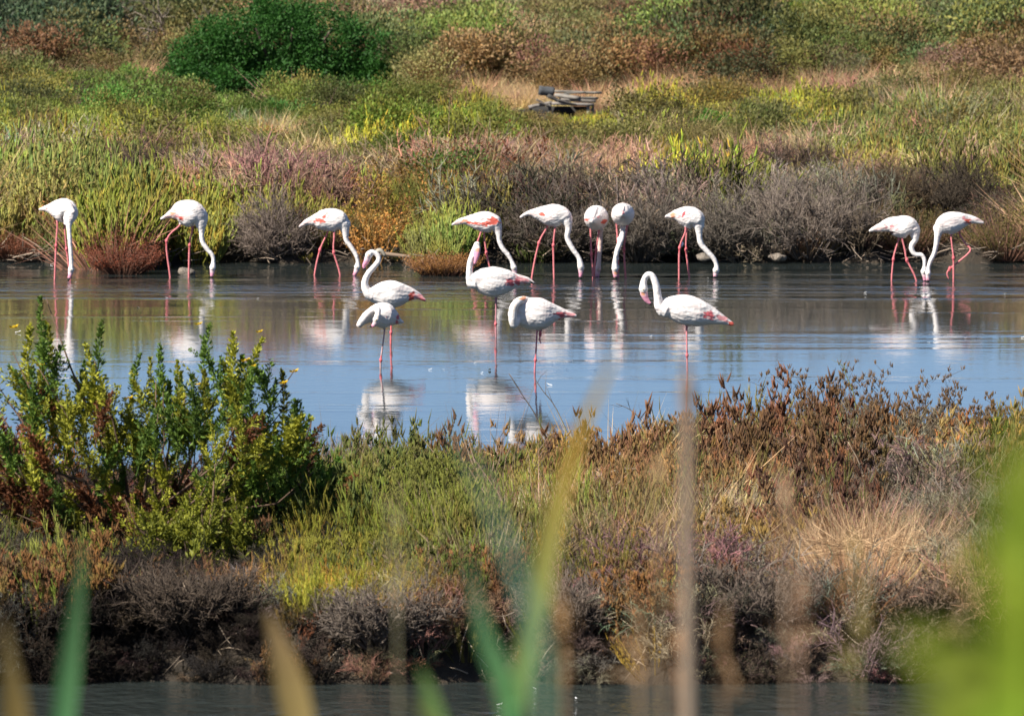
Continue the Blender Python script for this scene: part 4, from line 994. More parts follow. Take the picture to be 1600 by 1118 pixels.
flamingo('fourth flamingo in the back row with a bright coral band along its wing', 433, 760,
 [(707, 351, 1.8, 0), (717, 347, 4.4, 0), (728.6, 344.5, 6.8, 0), (745, 345.5, 13.5, 0), (761, 347, 16.6, 0), (772, 350, 14, -.02), (777, 356, 8, -.03)],
 [(776, 353, 9, -.03), (779.4, 366, 4.9, -.04), (780.5, 377, 4, -.04), (786, 388.7, 3.9, -.04), (794.5, 399, 3.7, -.04), (800, 409, 3.3, -.04), (803, 418, 4.6, -.04)],
 [(803.5, 421, 4.2, -.04), (805, 428, 3.2, -.04), (805, 434, 2.4, -.04)],
 [[(752, 356, -.03), (751, 364, -.03), (742, 392, -.03), (737, 433, -.03)], [(757, 356, .08), (756.5, 366, .08), (760, 395, .08), (768, 433, .08)]],
 [(762, 349, 19, 4.2, -8, CORAL), (770, 343.5, 9, 4.5, 0, CORAL), (738, 348, 12, 2.6, 8, CORAL), (724, 345, 7, 4, -10, ORNG), (712, 348, 6, 3, -20, PALEP)])
flamingo('fifth flamingo in the back row, white with long curved neck feeding', 435, 860,
 [(813.5, 339, 1.8, 0), (826, 333, 4, 0), (840, 333.5, 9.5, 0), (858, 336, 17, 0), (872, 337, 17.5, 0), (882, 339.5, 13, -.02), (887, 347, 8, -.03)],
 [(885.5, 344, 9, -.03), (888.5, 356, 5.4, -.04), (886.5, 371.6, 4.4, -.04), (895, 389, 4.2, -.04), (904.5, 403, 3.8, -.04), (907.5, 417, 4.9, -.04)],
 [(907.6, 420, 4.4, -.04), (907.5, 428, 3.5, -.04), (906.5, 435, 2.6, -.04)],
 [[(856, 346, .05), (854.7, 355, .05), (842, 380, .05), (831, 434, .05)], [(869, 350, -.03), (867.6, 356, -.03), (864.7, 383, -.03), (865.6, 435, -.03)]],
 [(846, 335, 6, 3, 15, CORAL), (838, 332, 7, 3.5, -10, PALEP)])
flamingo('flamingo seen from behind with coral wing patches, feeding near its neighbour', 434, 931,
 [(926, 345, 4, -.32), (928.5, 342, 11, -.2), (931, 340, 18.6, -.04), (933, 342, 18.4, .1), (936, 351, 9, .22)],
 [(936, 350, 8, .22), (937.6, 362, 4.6, .26), (937.2, 384, 4.1, .28), (935.8, 406, 3.6, .28), (934.4, 420, 4.4, .28)],
 [(934, 424, 4, .28), (933, 434, 3, .28)],
 [[(923, 352, 0), (922.8, 360, 0), (924, 397, 0), (926.5, 433, 0)], [(936, 355, .05), (935.5, 364, .05), (931.5, 390, .05), (928, 435, .05)]],
 [(921, 341, 7, 3, -20, PINK), (917, 343, 3, 2.5, 0, CORAL), (944, 346, 6, 2.6, -15, CORAL), (935, 339, 3, 2, -30, PINK)], headc=(.76, .56, .50), kb=.98)
flamingo('flamingo seen from behind with its white neck crossing between the legs', 435, 972,
 [(973, 334, 4, -.3), (973, 333, 12, -.2), (972.5, 334.5, 17.3, -.04), (974, 336, 17.5, .08), (973, 345, 9, .15)],
 [(973, 346, 8, .12), (973, 356, 4.3, .1), (970.5, 374, 4.4, -.02), (964.5, 391, 4.2, -.05), (961.2, 407, 4, -.05), (961, 420, 5, -.05)],
 [(961.2, 424, 4.5, -.05), (962, 434, 3.4, -.05)],
 [[(964, 347, 0), (963.8, 356, 0), (965.4, 386, 0), (966, 435, 0)], [(980, 350, .05), (979, 360, .05), (975, 389, .05), (977.5, 435, .05)]],
 [(972, 331, 3, 5, -30, PINK), (974, 340, 3, 2, 0, PALEP), (962, 428, 4, 4, 0, ORNG)], kb=.98)
flamingo('flamingo with a blue and white ring on its leg, feeding by grey twigs', 434, 1072,
 [(1040.5, 338.5, 2, 0), (1047.5, 337, 4.6, 0), (1057, 336, 9, 0), (1068, 337.5, 15.2, 0), (1080, 340.5, 17.5, 0), (1088, 344, 15, -.02), (1092, 352, 9, -.03)],
 [(1091, 350, 9, -.03), (1092.4, 364, 5.2, -.04), (1095, 380, 4.6, -.04), (1104.5, 392, 4.3, -.04), (1115, 403.5, 3.9, -.04), (1119.5, 414, 3.5, -.04), (1119, 422, 5, -.04)],
 [(1118.6, 425, 4.3, -.04), (1117, 434, 2.8, -.04)],
 [[(1071, 350, -.04), (1071, 362, -.04), (1062, 387, -.04), (1061, 434, -.04)], [(1075, 352, .06), (1073, 362, .06), (1072, 390, .06), (1077, 434, .06)]],
 [(1052, 336, 5, 5, -30, ORNG), (1068, 335, 2.2, 6, 30, KNEE), (1060, 339, 5, 2.5, -20, PINK)], ring=(1066.5, 378, 7, (.72, .74, .85)))
flamingo('flamingo of the meeting pair facing right with a kinked neck', 439, 1412,
 [(1359, 361, 1.8, 0), (1366, 358, 4.2, 0), (1377.5, 355, 7.4, 0), (1390, 351.5, 12, 0), (1405, 354, 17, 0), (1419, 355, 17, -.02), (1427.5, 360, 11.5, -.03), (1430, 368, 7, -.03)],
 [(1428.5, 364, 9, -.03), (1430, 374, 5.4, -.04), (1425, 382, 4.3, -.04), (1424.6, 390, 4.1, -.04), (1430, 397.5, 3.7, -.04), (1439, 398, 3.5, -.04), (1444.3, 405, 3.3, -.04), (1444.6, 416, 3.2, -.04), (1443.8, 424, 4.9, -.04)],
 [(1444, 427, 4.4, -.04), (1445, 434, 3.6, -.04), (1445, 440, 2.8, -.04)],
 [[(1405, 364, .06), (1403.8, 375, .06), (1399, 391, .06), (1396, 405, .06), (1393, 439, .06)], [(1410, 366, -.04), (1410, 374, -.04), (1414, 391, -.04), (1417, 406, -.04), (1432, 439, -.04)]],
 [(1383, 353, 4, 4, -60, PINK), (1393, 354, 4, 4, -60, PINK), (1402, 358, 5, 2.4, -20, PINK), (1389, 363, 9, 1.6, 5, DARK), (1374, 356, 8, 4, -20, PALEP)])
flamingo('flamingo of the meeting pair facing left with one leg lifted', 440, 1490,
 [(1536, 347.5, 1.8, 0), (1527.5, 345, 4.6, 0), (1515, 343, 7.5, 0), (1502, 344.5, 13, 0), (1487.5, 348, 17.4, 0), (1476, 351, 16, -.02), (1467.5, 357, 10, -.03)],
 [(1468, 355, 10, -.03), (1465, 369, 5.6, -.04), (1463, 381, 4.2, -.04), (1460, 395, 3.8, -.04), (1454, 407.5, 3.6, -.04), (1450.8, 418, 3.3, -.04), (1450.3, 427, 4.3, -.04)],
 [(1450.2, 430, 4, -.04), (1449.5, 440, 2.8, -.04)],
 [[(1486, 358, -.04), (1486, 369, -.04), (1488, 387, -.04), (1489.8, 403, -.04), (1489.8, 441, -.04)], [(1499, 356, .06), (1500, 367, .06), (1508.8, 381, .04), (1515.6, 393, .02), (1484, 420, -.02), (1480, 429, -.02)]],
 [(1512, 345, 5, 4, 0, CORAL), (1506, 341, 3, 3, 50, PINK), (1528, 342.5, 7, 2.5, 10, PALEP)], face=-1)

GF = 'flamingos resting in the deeper water'
flamingo('flamingo with raised curved neck standing behind a sleeping one', 537, 611,
 [(664, 469, 2.4, 0), (652, 461.5, 6.2, 0), (637, 459, 13, 0), (617, 459.5, 21.5, 0), (597, 460, 20.5, 0), (584, 460, 13, -.02), (577, 458, 9, -.03)],
 [(581, 461, 10, -.03), (574.5, 457, 8, -.04), (569.8, 443, 6, -.05), (575, 428, 5, -.06), (585.5, 415.5, 4.6, -.07), (592, 406, 4.3, -.07), (589, 397.5, 4.2, -.07), (581, 393.8, 4.6, -.07), (576.5, 398, 5.6, -.07)],
 [(574.5, 403, 5, -.07), (571.5, 410, 4.4, -.07), (568.5, 416, 3.6, -.07), (571, 421, 2.4, -.07)],
 [[(613, 472, 0), (611.5, 500, 0), (611, 519, 0), (610.5, 537, 0)]],
 [(644, 462, 5, 8, 10, CORAL), (655, 465, 9, 5, 20, PINK), (660, 469, 5, 2.4, 20, KNEE), (575, 399, 3, 3, 0, PALEP)], group=GF, legc=(.74, .16, .16), face=-1)
flamingo('sleeping flamingo with tucked head, in front of the curved neck one', 575, 597,
 [(629, 503, 2.2, .1), (622, 501, 6, .08), (612, 496, 14, .03), (602, 493, 20.5, 0), (589, 492, 18, -.05), (577, 494, 11, -.08), (568, 500, 7.5, -.1), (561.5, 507, 5, -.1)],
 [(566, 502, 7, -.11), (574, 492, 7, -.16), (583, 484, 6, -.22), (590, 483, 5, -.26), (590, 492, 5, -.28), (588, 499, 5.2, -.28)],
 [(587, 503, 4.6, -.28), (583.5, 508, 3.6, -.27), (579, 510, 2.6, -.26)],
 [[(601, 505, 0), (600.4, 520, 0), (595, 562, 0), (594.6, 575, 0)]],
 [(621, 498, 4, 6, 10, KNEE), (604, 495, 2, 2, 0, PINK), (588, 497, 4, 7, 0, CREAM)], group=GF, legc=(.50, .33, .33), face=-1, wing=False, kb=1.0)
flamingo('flamingo with head bent down against its upright neck, on one leg', 527, 775,
 [(834, 442, 1.9, 0), (824, 438, 5.4, 0), (809, 437.4, 9.6, 0), (792, 438.5, 18.5, 0), (772, 440, 24, 0), (754, 438.5, 20.5, 0), (742, 438, 13, -.02), (736, 440, 8, -.03)],
 [(740, 442, 11, -.03), (735, 441, 7.4, -.04), (733.3, 426, 5.4, -.05), (734.5, 411, 5, -.05), (739, 397, 5, -.05), (743, 388, 5.3, -.05), (745.5, 382, 4.6, -.05)],
 [(745.5, 388, 5.6, -.07), (745, 397, 5.2, -.09), (744, 404, 4.4, -.1), (742, 411, 3.2, -.1), (740.8, 415, 2.0, -.1)],
 [[(775, 455, 0), (775, 480, 0), (774.5, 506, 0), (775, 527, 0)]],
 [(797, 441, 7, 6, 20, KNEE), (814, 436, 14, 5, 15, PINK), (808, 441, 6, 4, 50, KNEE), (831, 441, 4, 2.4, 20, BLACK), (746, 384, 5, 5, 0, CREAM), (746, 391, 4, 3, 0, ORNG)], group=GF, legc=(.45, .20, .22), face=-1)
flamingo('round sleeping flamingo on one leg, beak buried under its back feathers', 582, 838,
 [(899, 493, 2.8, 0), (884, 490.4, 6.4, 0), (867, 489, 14, 0), (848, 490, 24.5, 0), (826, 489.5, 24.5, 0), (811, 490, 18, -.02), (806, 490, 13, -.03)],
 [(806, 500, 9, -.1), (803, 507, 6.5, -.14), (801, 497, 7, -.16), (802, 482, 7, -.16), (808, 472, 6.5, -.14), (817, 468, 6, -.1), (825, 470, 5.5, -.06)],
 [(828, 473, 4, -.06), (836, 477, 3, -.06)],
 [[(840, 508, 0), (839, 520, 0), (836.6, 562, 0), (835.5, 582, 0)], [(845, 512, .03), (844, 522, .03), (843, 530, .03)]],
 [(878, 493, 9, 6, 10, KNEE), (893, 492, 9, 4, 8, PINK), (817, 466, 7, 4, 0, ORNG), (804, 480, 6, 9, 20, CREAM)], group=GF, legc=(.56, .18, .22), face=-1)
flamingo('large white flamingo with arched neck and pink bill pointing down', 580, 1073,
 [(1144, 506, 3.2, 0), (1132, 501, 6.6, 0), (1113, 494, 13.6, 0), (1090, 488.5, 22, 0), (1067, 483, 23.5, 0), (1048, 480.5, 18, 0), (1036, 482, 12.5, -.02)],
 [(1040, 483, 14, -.02), (1030.5, 478, 9, -.03), (1027.8, 463, 6.7, -.04), (1025, 445, 6, -.05), (1019.5, 431.5, 5.5, -.05), (1011.5, 429.5, 5.2, -.05), (1006, 439, 5.2, -.05), (1005.3, 452, 6.6, -.05)],
 [(1006, 458, 6.2, -.05), (1009, 466, 5, -.05), (1013, 471.5, 4.2, -.05), (1018, 475.5, 2.6, -.05)],
 [[(1073, 500, 0), (1073, 520, 0), (1073.5, 555, 0), (1074, 580, 0)]],
 [(1110, 492, 9, 7, 20, KNEE), (1127, 496, 12, 4, 25, PINK), (1118, 487, 7, 3, 30, WHITE), (1142, 506, 5, 5, 0, CORAL), (1004, 460, 4, 4, 0, ORNG)], group=GF, legc=(.62, .22, .24), face=-1)

# ------------------------------------------------------------------ the big leafy bush on the near bank
def proto_shoot(seed, nl=95, ln=.44, leaf=.043, sides=5):
    r = np.random.default_rng(seed); acc = Acc()
    def sprig(O, D0, ln, nl, leaf):
        bend = r.normal(size=3) * ln * .09; D0 = unit(D0)
        cones(acc, O[None], D0[None], ln, .0042, bend[None], r, rnd=np.zeros(1))
        tt = np.sort(.14 + .86 * r.random(nl) ** .8); R_ = perp(np.tile(D0, (nl, 1)), r)
        P = O + D0 * (tt * ln)[:, None] + bend * (tt ** 2)[:, None] + R_ * (r.random(nl) ** 2 * .035 * (1.1 - tt))[:, None]
        D = unit(R_ * (1.0 - .55 * tt)[:, None] + D0 * .7 + r.normal(size=(nl, 3)) * .2)
        leaves(acc, P, D, leaf * (1.15 - .6 * tt) * (.55 + .8 * r.random(nl)), leaf * .33, r)
    up = np.array([0, 0, 1.])
    sprig(np.zeros(3), up, ln, nl, leaf)
    for k in range(sides):
        t0 = .15 + .6 * r.random(); a = r.random() * 2 * PI; q = .35 + .5 * r.random()
        sprig(up * t0 * ln, np.array([math.cos(a) * q, math.sin(a) * q, 1.]), ln * (.25 + .3 * r.random()), nl // 4, leaf * .85)
    return acc.mesh('shoot', M_LEAF)
SHOOTS = [proto_shoot(300 + k, 165 + 10 * (k % 3), .44) for k in range(7)]
SPIKES = [proto_shoot(340 + k, 190, .44, .042, 0) for k in range(4)]
BARES = [proto_shoot(320 + k, 44, .44, .03) for k in range(3)]
acc = Acc(); leaves(acc, np.zeros((14, 3)) + rng.normal(size=(14, 3)) * .004, unit(np.stack([np.cos(np.arange(14) * .45), np.sin(np.arange(14) * .45), np.full(14, .5)], -1)), .02, .010, rng)
FLOWER = acc.mesh('flower', M_LEAF)
BD = 51.8
def bush(label, base_uv, tips, fill, seed, tints, d=BD, n_branch=12):
    r = np.random.default_rng(seed)
    B = at_dist(*base_uv, d); B.z = float(ground(np.array([B.x]), np.array([B.y]))[0])
    e = empty('leafy_bush', B); tag(e, label, 'bush')
    allp = []
    for (u, v) in tips: allp.append((u, v, r.normal() * .12, 1.0))
    allp += [(u - 12 + 24 * r.random(), v + 22 + 20 * r.random(), r.normal() * .15, .94) for (u, v) in tips] + [(u, v, dy, .9) for (u, v, dy) in fill]
    T_ = []
    for (u, v, dy, q) in allp:
        P = at_dist(u, v, d + dy) - B; T_.append(P)
        dv = Vector((P.x * .42, P.y * .45, max(P.z, .2) + .45)).normalized(); dv = (dv + Vector(r.normal(size=3)) * (.10 if q > .95 else .20)).normalized()
        brown = r.random() < tints['brown'](u, v)
        ob = link('shoot', SPIKES[r.integers(0, 4)] if q > .95 else (BARES if brown and r.random() < .3 else SHOOTS)[r.integers(0, 3)] if brown else SHOOTS[r.integers(0, 7)], e)
        sc = (.9 + .5 * r.random()) * q; ln = .45 * sc
        if P.z - ln * dv.z < 0: dv = Vector((dv.x, dv.y, .25)).normalized()
        ob.location = P - dv * ln; ob.rotation_mode = 'QUATERNION'; ob.rotation_quaternion = dv.to_track_quat('Z', 'Y'); ob.scale = (sc * 1.1, sc * 1.1, sc)
        c = np.array(tints['rust'] if brown else tints['green'](u, v)) * (.7 + .6 * r.random()); ob['tint'] = [float(x) for x in c]
        if r.random() < tints.get('flower', 0) or (u, v) in tints.get('fl', ()):
            fo = link('flower', FLOWER, e); fo.location = P - dv * .015; fo['tint'] = [.75, .52, .02]; s2 = 1.0 + .8 * r.random(); fo.scale = (s2, s2, s2)
    acc = Acc()
    idx = r.choice(len(T_), min(len(T_), n_branch * 5), replace=False)
    for k in idx:
        P = T_[k]; q = Vector(r.normal(size=3)) * .05; m1 = Vector((P.x * .35, P.y * .4, P.z * .4)) + q; m2_ = Vector((P.x * .75, P.y * .8, P.z * .7)) + Vector(r.normal(size=3)) * .05
        tube_path(acc, [Vector((P.x * .04, P.y * .05, -.05)), m1, m2_, P], [.016, .011, .007, .003], 5)
    b = link('branches', acc.mesh('branches', M_TWIG), e); b['tint'] = [.11, .075, .055]; b['kind'] = 'stuff'
    return e
def top(u): return np.interp(u, [-80, 0, 60, 100, 150, 200, 250, 300, 350, 400, 440, 470, 520], [600, 575, 545, 570, 560, 600, 610, 575, 570, 565, 630, 665, 710])
r = np.random.default_rng(5); fill = []
for _ in range(258):
    u = -90 + 590 * r.random(); tv = float(top(u)); v = tv + (925 - tv) * r.random(); v = v + 2
    if 270 < u < 470 and v > 740 and r.random() < .8: continue
    fill.append((u, v, r.normal() * .45))
bush('big leafy green bush with yellow flowers rising over the pond edge', (215, 960),
 [(72, 466), (22, 508), (150, 497), (205, 540), (243, 560), (258, 535), (311, 503), (358, 525), (372, 522), (407, 515), (461, 577), (445, 595), (330, 575), (85, 500), (120, 560), (285, 560), (52, 560), (385, 560), (420, 640), (460, 650)],
 fill, 71, dict(brown=lambda u, v: .06 + .38 * (690 < v < 860 and -50 < u < 230), rust=(.15, .058, .028), green=lambda u, v: (.29, .30, .038) if r.random() < .66 else (.12, .20, .035), flower=.06, fl={(461, 577), (311, 503), (407, 515), (445, 595)}))
fill = [(430 + 60 * rr.real, 745 + 60 * rr.imag, .25 * c) for rr, c in zip((r.normal(size=60) + 1j * r.normal(size=60)) * .8, r.normal(size=60))]
bush('dark green leafy lobe leaning over dry twigs beside the big bush', (440, 905), [(470, 668), (500, 690), (525, 700), (440, 690)], fill, 72,
 dict(brown=lambda u, v: .06, rust=(.15, .07, .03), green=lambda u, v: (.09, .17, .03), flower=.02), d=52.6)
fill = [(300 + 60 * a_, 850 + 48 * b_, .2 * c) for a_, b_, c in r.normal(size=(95, 3)) * .9]
bush('low yellow green leafy bush in front of the dark hollow', (300, 960), [(280, 780), (320, 770), (350, 800)], fill, 73,
 dict(brown=lambda u, v: .03, rust=(.15, .07, .03), green=lambda u, v: (.23, .25, .035), flower=.03), d=50.8)
fill = [(1555 + 12 * a_, 720 + 35 * b_, .08 * c) for a_, b_, c in r.normal(size=(14, 3)) * .8]
bush('slim green plant with yellow flowers at the right of the near bank', (1560, 860), [(1556, 672)], fill, 74,
 dict(brown=lambda u, v: .05, rust=(.15, .07, .03), green=lambda u, v: (.14, .18, .03), flower=.35), d=57)

# ------------------------------------------------------------------ dead stalks, sticks and driftwood
def stick(name, label, cat, pts, d, rad, tint, group=None, d2=None, twigs=0, seed=0):
    P = [at_dist(u, v, d + (0 if d2 is None else (d2 - d) * i / max(1, len(pts) - 1))) for i, (u, v) in enumerate(pts)]
    base = P[0].copy(); Q = catmull([tuple(p_ - base) for p_ in P], 4); n = len(Q); acc = Acc()
    tube_path(acc, Q, list(np.linspace(rad, rad * .45, n)), 5)
    r_ = np.random.default_rng(seed)
    for _ in range(twigs):
        i = r_.integers(n // 4, n - 1); dd = Vector(Q[min(i + 1, n - 1)] - Q[i - 1]).normalized() + Vector(r_.normal(size=3)) * .6
        branchy(acc, Vector(Q[i]), dd, float(np.linalg.norm(Q[-1] - Q[0])) * .22, rad * .45, 0, r_, .5, .02)
    ob = link(name, acc.mesh(name, M_TWIG)); ob.location = base; ob['tint'] = list(tint); tag(ob, label, cat, group); return ob
PALE = (.42, .35, .27)
stick('dry_stalk', 'long pale dry stalk arching across the middle of the near bank', 'dry stalk', [(826, 790), (880, 768), (950, 738), (1000, 733), (1060, 752)], 54.5, .010, PALE, d2=55)
stick('dry_stalk', 'thin branched dry stalk standing up against the water', 'dry stalk', [(868, 730), (840, 655), (815, 615), (795, 583)], 60, .006, (.14, .11, .09), twigs=4, seed=1)
stick('dry_stalk', 'thin forked dry stalk leaning beside the sleeping flamingo leg', 'dry stalk', [(905, 720), (870, 640), (848, 610), (835, 590)], 60.5, .005, (.16, .13, .10), twigs=4, seed=2)
stick('dry_stalk', 'dark curved stalk over the water left of the beige reed', 'dry stalk', [(1030, 700), (1005, 660), (985, 640), (962, 630)], 61, .005, (.10, .085, .07), twigs=5, seed=3)
stick('dry_stalk', 'thin green stalk poking above the right crest bushes', 'dry stalk', [(1340, 680), (1335, 620), (1322, 585), (1319, 570)], 62, .005, (.12, .14, .05), twigs=2, seed=4)
stick('dry_stalk', 'long straw stalk leaning above the blond tussock', 'dry stalk', [(1405, 900), (1450, 815), (1500, 755), (1540, 722)], 54, .007, PALE)
stick('dry_stalk', 'straight straw stalk lying across the blond tussock', 'dry stalk', [(1405, 895), (1440, 855), (1475, 825), (1500, 812)], 52.5, .008, (.5, .4, .28))
stick('dry_stalk', 'pale thick straw piece in the blond tussock', 'dry stalk', [(1402, 905), (1425, 882), (1448, 866)], 52, .010, (.62, .5, .32))
stick('dry_stalk', 'thin straw stalk leaning left on the near bank', 'dry stalk', [(1190, 780), (1175, 730), (1160, 690), (1152, 670)], 58, .005, PALE)
stick('dry_stalk', 'horizontal pale twig across the brown crest bush', 'dry stalk', [(1240, 775), (1290, 777), (1330, 781)], 56, .006, PALE)
stick('dry_stalk', 'tall curved straw stem in the right part of the near bank', 'dry stalk', [(1366, 900), (1358, 800), (1345, 730), (1325, 690)], 54.5, .005, PALE)
GB = 'pale sticks at the channel edge'
for k, (lb, pts, d, rad) in enumerate([
 ('curved pale root dipping into the channel near the ochre reed', [(566, 1018), (578, 1026), (583, 1045)], 48.6, .012),
 ('pale forked stick rising from the channel, left of the pair', [(612, 1040), (620, 1020), (633, 1008), (630, 1000)], 48.5, .010),
 ('long pale stick slanting up from the channel', [(608, 1052), (635, 1035), (660, 1016)], 48.4, .011),
 ('short pale stick beside the slanting one', [(664, 1036), (670, 1025), (676, 1018)], 48.4, .010),
 ('grey dead branch standing under the blond tussock', [(1255, 918), (1268, 950), (1280, 985)], 50.0, .013),
 ('thin grey stick crossing the standing dead branch', [(1262, 945), (1280, 958), (1292, 966)], 49.9, .008),
 ('curved pale twig hanging below the tussock', [(1297, 917), (1315, 925), (1325, 948)], 50.2, .008),
 ('pale twig hanging down the bank near the reed stalk base', [(1390, 975), (1397, 1005), (1408, 1030)], 49.2, .009),
 ('pale bent twig right of the hanging twig', [(1408, 975), (1425, 995), (1432, 1015)], 49.2, .009),
 ('long pale twig slanting right under the tussock', [(1410, 945), (1440, 968), (1455, 978)], 49.8, .008),
 ('short pale stick near the right end of the bank', [(1497, 970), (1500, 990), (1506, 1008)], 49.3, .009),
 ('pale stick lying at the water under the tussock', [(1345, 1022), (1356, 1032), (1368, 1038)], 48.5, .010),
]):
    stick('dead_stick', lb, 'stick', pts, d, rad, (.52, .45, .37), GB, twigs=2, seed=20 + k)
r = np.random.default_rng(31)
acc = Acc(); n = 420; X_ = (r.random(n) - .5) * 8.5; 
Yy = 47.4 + .5 * (fbm(X_ * 1.3, X_ * 0, 7) - .5) + .25 + .5 * r.random(n); O = np.stack([X_, Yy, .02 + .42 * r.random(n)], -1)
cones(acc, O, unit(r.normal(size=(n, 3)) * [1, .4, .9] + [0, -.5, -.2]), .12 + .22 * r.random(n), .0045, r.normal(size=(n, 3)) * .04, r)
b = link('root_litter', acc.mesh('root_litter', M_TWIG)); b['tint'] = [.36, .30, .24]; tag(b, 'pale roots and broken twigs along the eroded edge of the near bank', kind='stuff')
acc = Acc(); n = 700; X_ = (r.random(n) - .5) * 16.5; Yy = shore(X_) - .15 + .9 * r.random(n)
O = np.stack([X_, Yy, .03 + .2 * r.random(n)], -1)
cones(acc, O, unit(r.normal(size=(n, 3)) * [1, .4, .4] + [0, -.2, .1]), .10 + .30 * r.random(n), .008, r.normal(size=(n, 3)) * .05, r)
b = link('root_litter', acc.mesh('root_litter', M_TWIG)); b['tint'] = [.26, .21, .17]; tag(b, 'broken twigs along the waterline behind the flamingos', kind='stuff')
stick('driftwood', 'pale driftwood log lying on the far shore behind the raised head', 'driftwood', [(592, 396), (620, 399), (650, 402), (668, 400)], 99.4, .035, (.34, .26, .2), twigs=3, seed=61)
stick('driftwood', 'weathered pale driftwood knot right behind the raised flamingo head', 'driftwood', [(586, 398), (594, 391), (602, 400)], 98.9, .045, (.5, .48, .42), twigs=1, seed=62)

m_rock, t, o = mat('shore_stone')
n1 = N(t, 'ShaderNodeTexNoise', Scale=12.0, Detail=6.0); rp = ramp(t, [(.3, (.08, .065, .05)), (.7, (.26, .22, .18))]); L(t, n1.outputs[0], rp.inputs[0])
p = N(t, 'ShaderNodeBsdfPrincipled', Roughness=.9); L(t, rp.outputs[0], p.inputs['Base Color']); L(t, p.outputs[0], o.inputs[0])
def stone(label, u, v, d, size, seed):
    import bmesh
    bm = bmesh.new(); bmesh.ops.create_icosphere(bm, subdivisions=3, radius=size)
    r_ = np.random.default_rng(seed); off = r_.random(3) * 10
    co = np.array([v_.co[:] for v_ in bm.verts]); nn_ = noise(co[:, 0] / size * 1.3 + off[0], co[:, 1] / size * 1.3 + off[1], co[:, 2] / size * 1.3 + off[2])
    for v_, q in zip(bm.verts, nn_): v_.co = v_.co * (.6 + .8 * q); v_.co.z *= .6
    me = bpy.data.meshes.new('stone'); bm.to_mesh(me); bm.free(); me.materials.append(m_rock)
    ob = link('stone', me); P = at_dist(u, v, d); ob.location = P; tag(ob, label, 'stone', 'pale stones in the far bank'); return ob
for k, a in enumerate([('pale stone in the bank just above the two birds seen from behind', 1000, 368, 100.6, .09), ('pale flat stone at the waterline right of the ringed flamingo legs', 1099, 401, 99.6, .09),
 ('pale stone in dark twigs right of the birds seen from behind', 1039, 377, 100.4, .09), ('stone at the waterline under the silvery dead bush', 1215, 402, 99.8, .10),
 ('small pale stone on the bank beside the leftmost flamingo', 60, 398, 100.0, .06), ('low stone in the shallow water by the second flamingo', 292, 425, 97.0, .10), ('small stone behind the third flamingo legs', 533, 384, 100.6, .05)]):
    stone(*a, 400 + k)

# ------------------------------------------------------------------ floating feathers
m_fea, t, o = mat('white_feather'); p = N(t, 'ShaderNodeBsdfPrincipled', Roughness=.6); p.inputs['Base Color'].default_value = (.8, .8, .8, 1); L(t, p.outputs[0], o.inputs[0])
for k, (u, v, sz) in enumerate([(28, 519, 1.5), (216, 480, .8), (260, 465, .7), (403, 466, .6), (118, 441, .5), (81, 413, .8), (765, 578, 1.6), (858, 601, 1.5), (672, 577, .7), (692, 577, .7), (742, 567, .6), (865, 568, .7), (886, 577, .7), (753, 582, .6),
                                (1352, 457, .7), (1570, 459, .7), (1451, 535, .6), (1509, 528, .6), (1598, 527, .8), (1235, 613, .7), (1017, 525, .6), (1106, 434, .5), (930, 578, .9), (560, 505, .5), (835, 1075, .6), (900, 1090, .6), (780, 1100, .7)]):
    P = at_z(u, v, .006); s_ = sz * .026; V = []; n = 9
    for i in range(n):
        q = i / (n - 1); wd = math.sin(PI * q ** .8) * .35 + .02; zz = .35 * q * q
        V += [(-s_ + 2 * s_ * q, -wd * s_ * 1.0, zz * s_ * 1.3), (-s_ + 2 * s_ * q, 0, zz * s_ * 1.3 + .12 * s_), (-s_ + 2 * s_ * q, wd * s_, zz * s_ * 1.8)]
    Q = [(i * 3 + j, i * 3 + j + 1, i * 3 + j + 4, i * 3 + j + 3) for i in range(n - 1) for j in range(2)]
    ob = link('feather', mesh_np('feather', V, [np.array(Q)], m_fea, True)); ob.location = P; ob.rotation_euler = (0, 0, random.random() * 6)
    tag(ob, {6: 'larger white feather floating beside the lone leg of the bent head flamingo', 7: 'larger white feather floating right of the round sleeping flamingo', 0: 'white feather tuft floating at the left, above the leafy bush'}.get(k, 'small white feather floating on the pond water'), 'feather', 'white feathers floating on the water')

# ------------------------------------------------------------------ reeds right in front of the camera, out of focus
m_reed, t, o = mat('reed_leaf')
at = N(t, 'ShaderNodeAttribute', _attribute_name='tint', _attribute_type='OBJECT'); at2 = N(t, 'ShaderNodeAttribute', _attribute_name='tip', _attribute_type='OBJECT')
rn = N(t, 'ShaderNodeAttribute', _attribute_name='rnd'); mx = N(t, 'ShaderNodeMix', _data_type='RGBA')
L(t, rn.outputs['Fac'], mx.inputs[0]); L(t, at.outputs['Color'], mx.inputs[6]); L(t, at2.outputs['Color'], mx.inputs[7])
p = N(t, 'ShaderNodeBsdfPrincipled', Roughness=.6); L(t, mx.outputs[2], p.inputs['Base Color']); tr = N(t, 'ShaderNodeBsdfTranslucent'); L(t, mx.outputs[2], tr.inputs[0])
ms = N(t, 'ShaderNodeMixShader'); ms.inputs[0].default_value = .35; L(t, p.outputs[0], ms.inputs[1]); L(t, tr.outputs[0], ms.inputs[2]); L(t, ms.outputs[0], o.inputs[0])
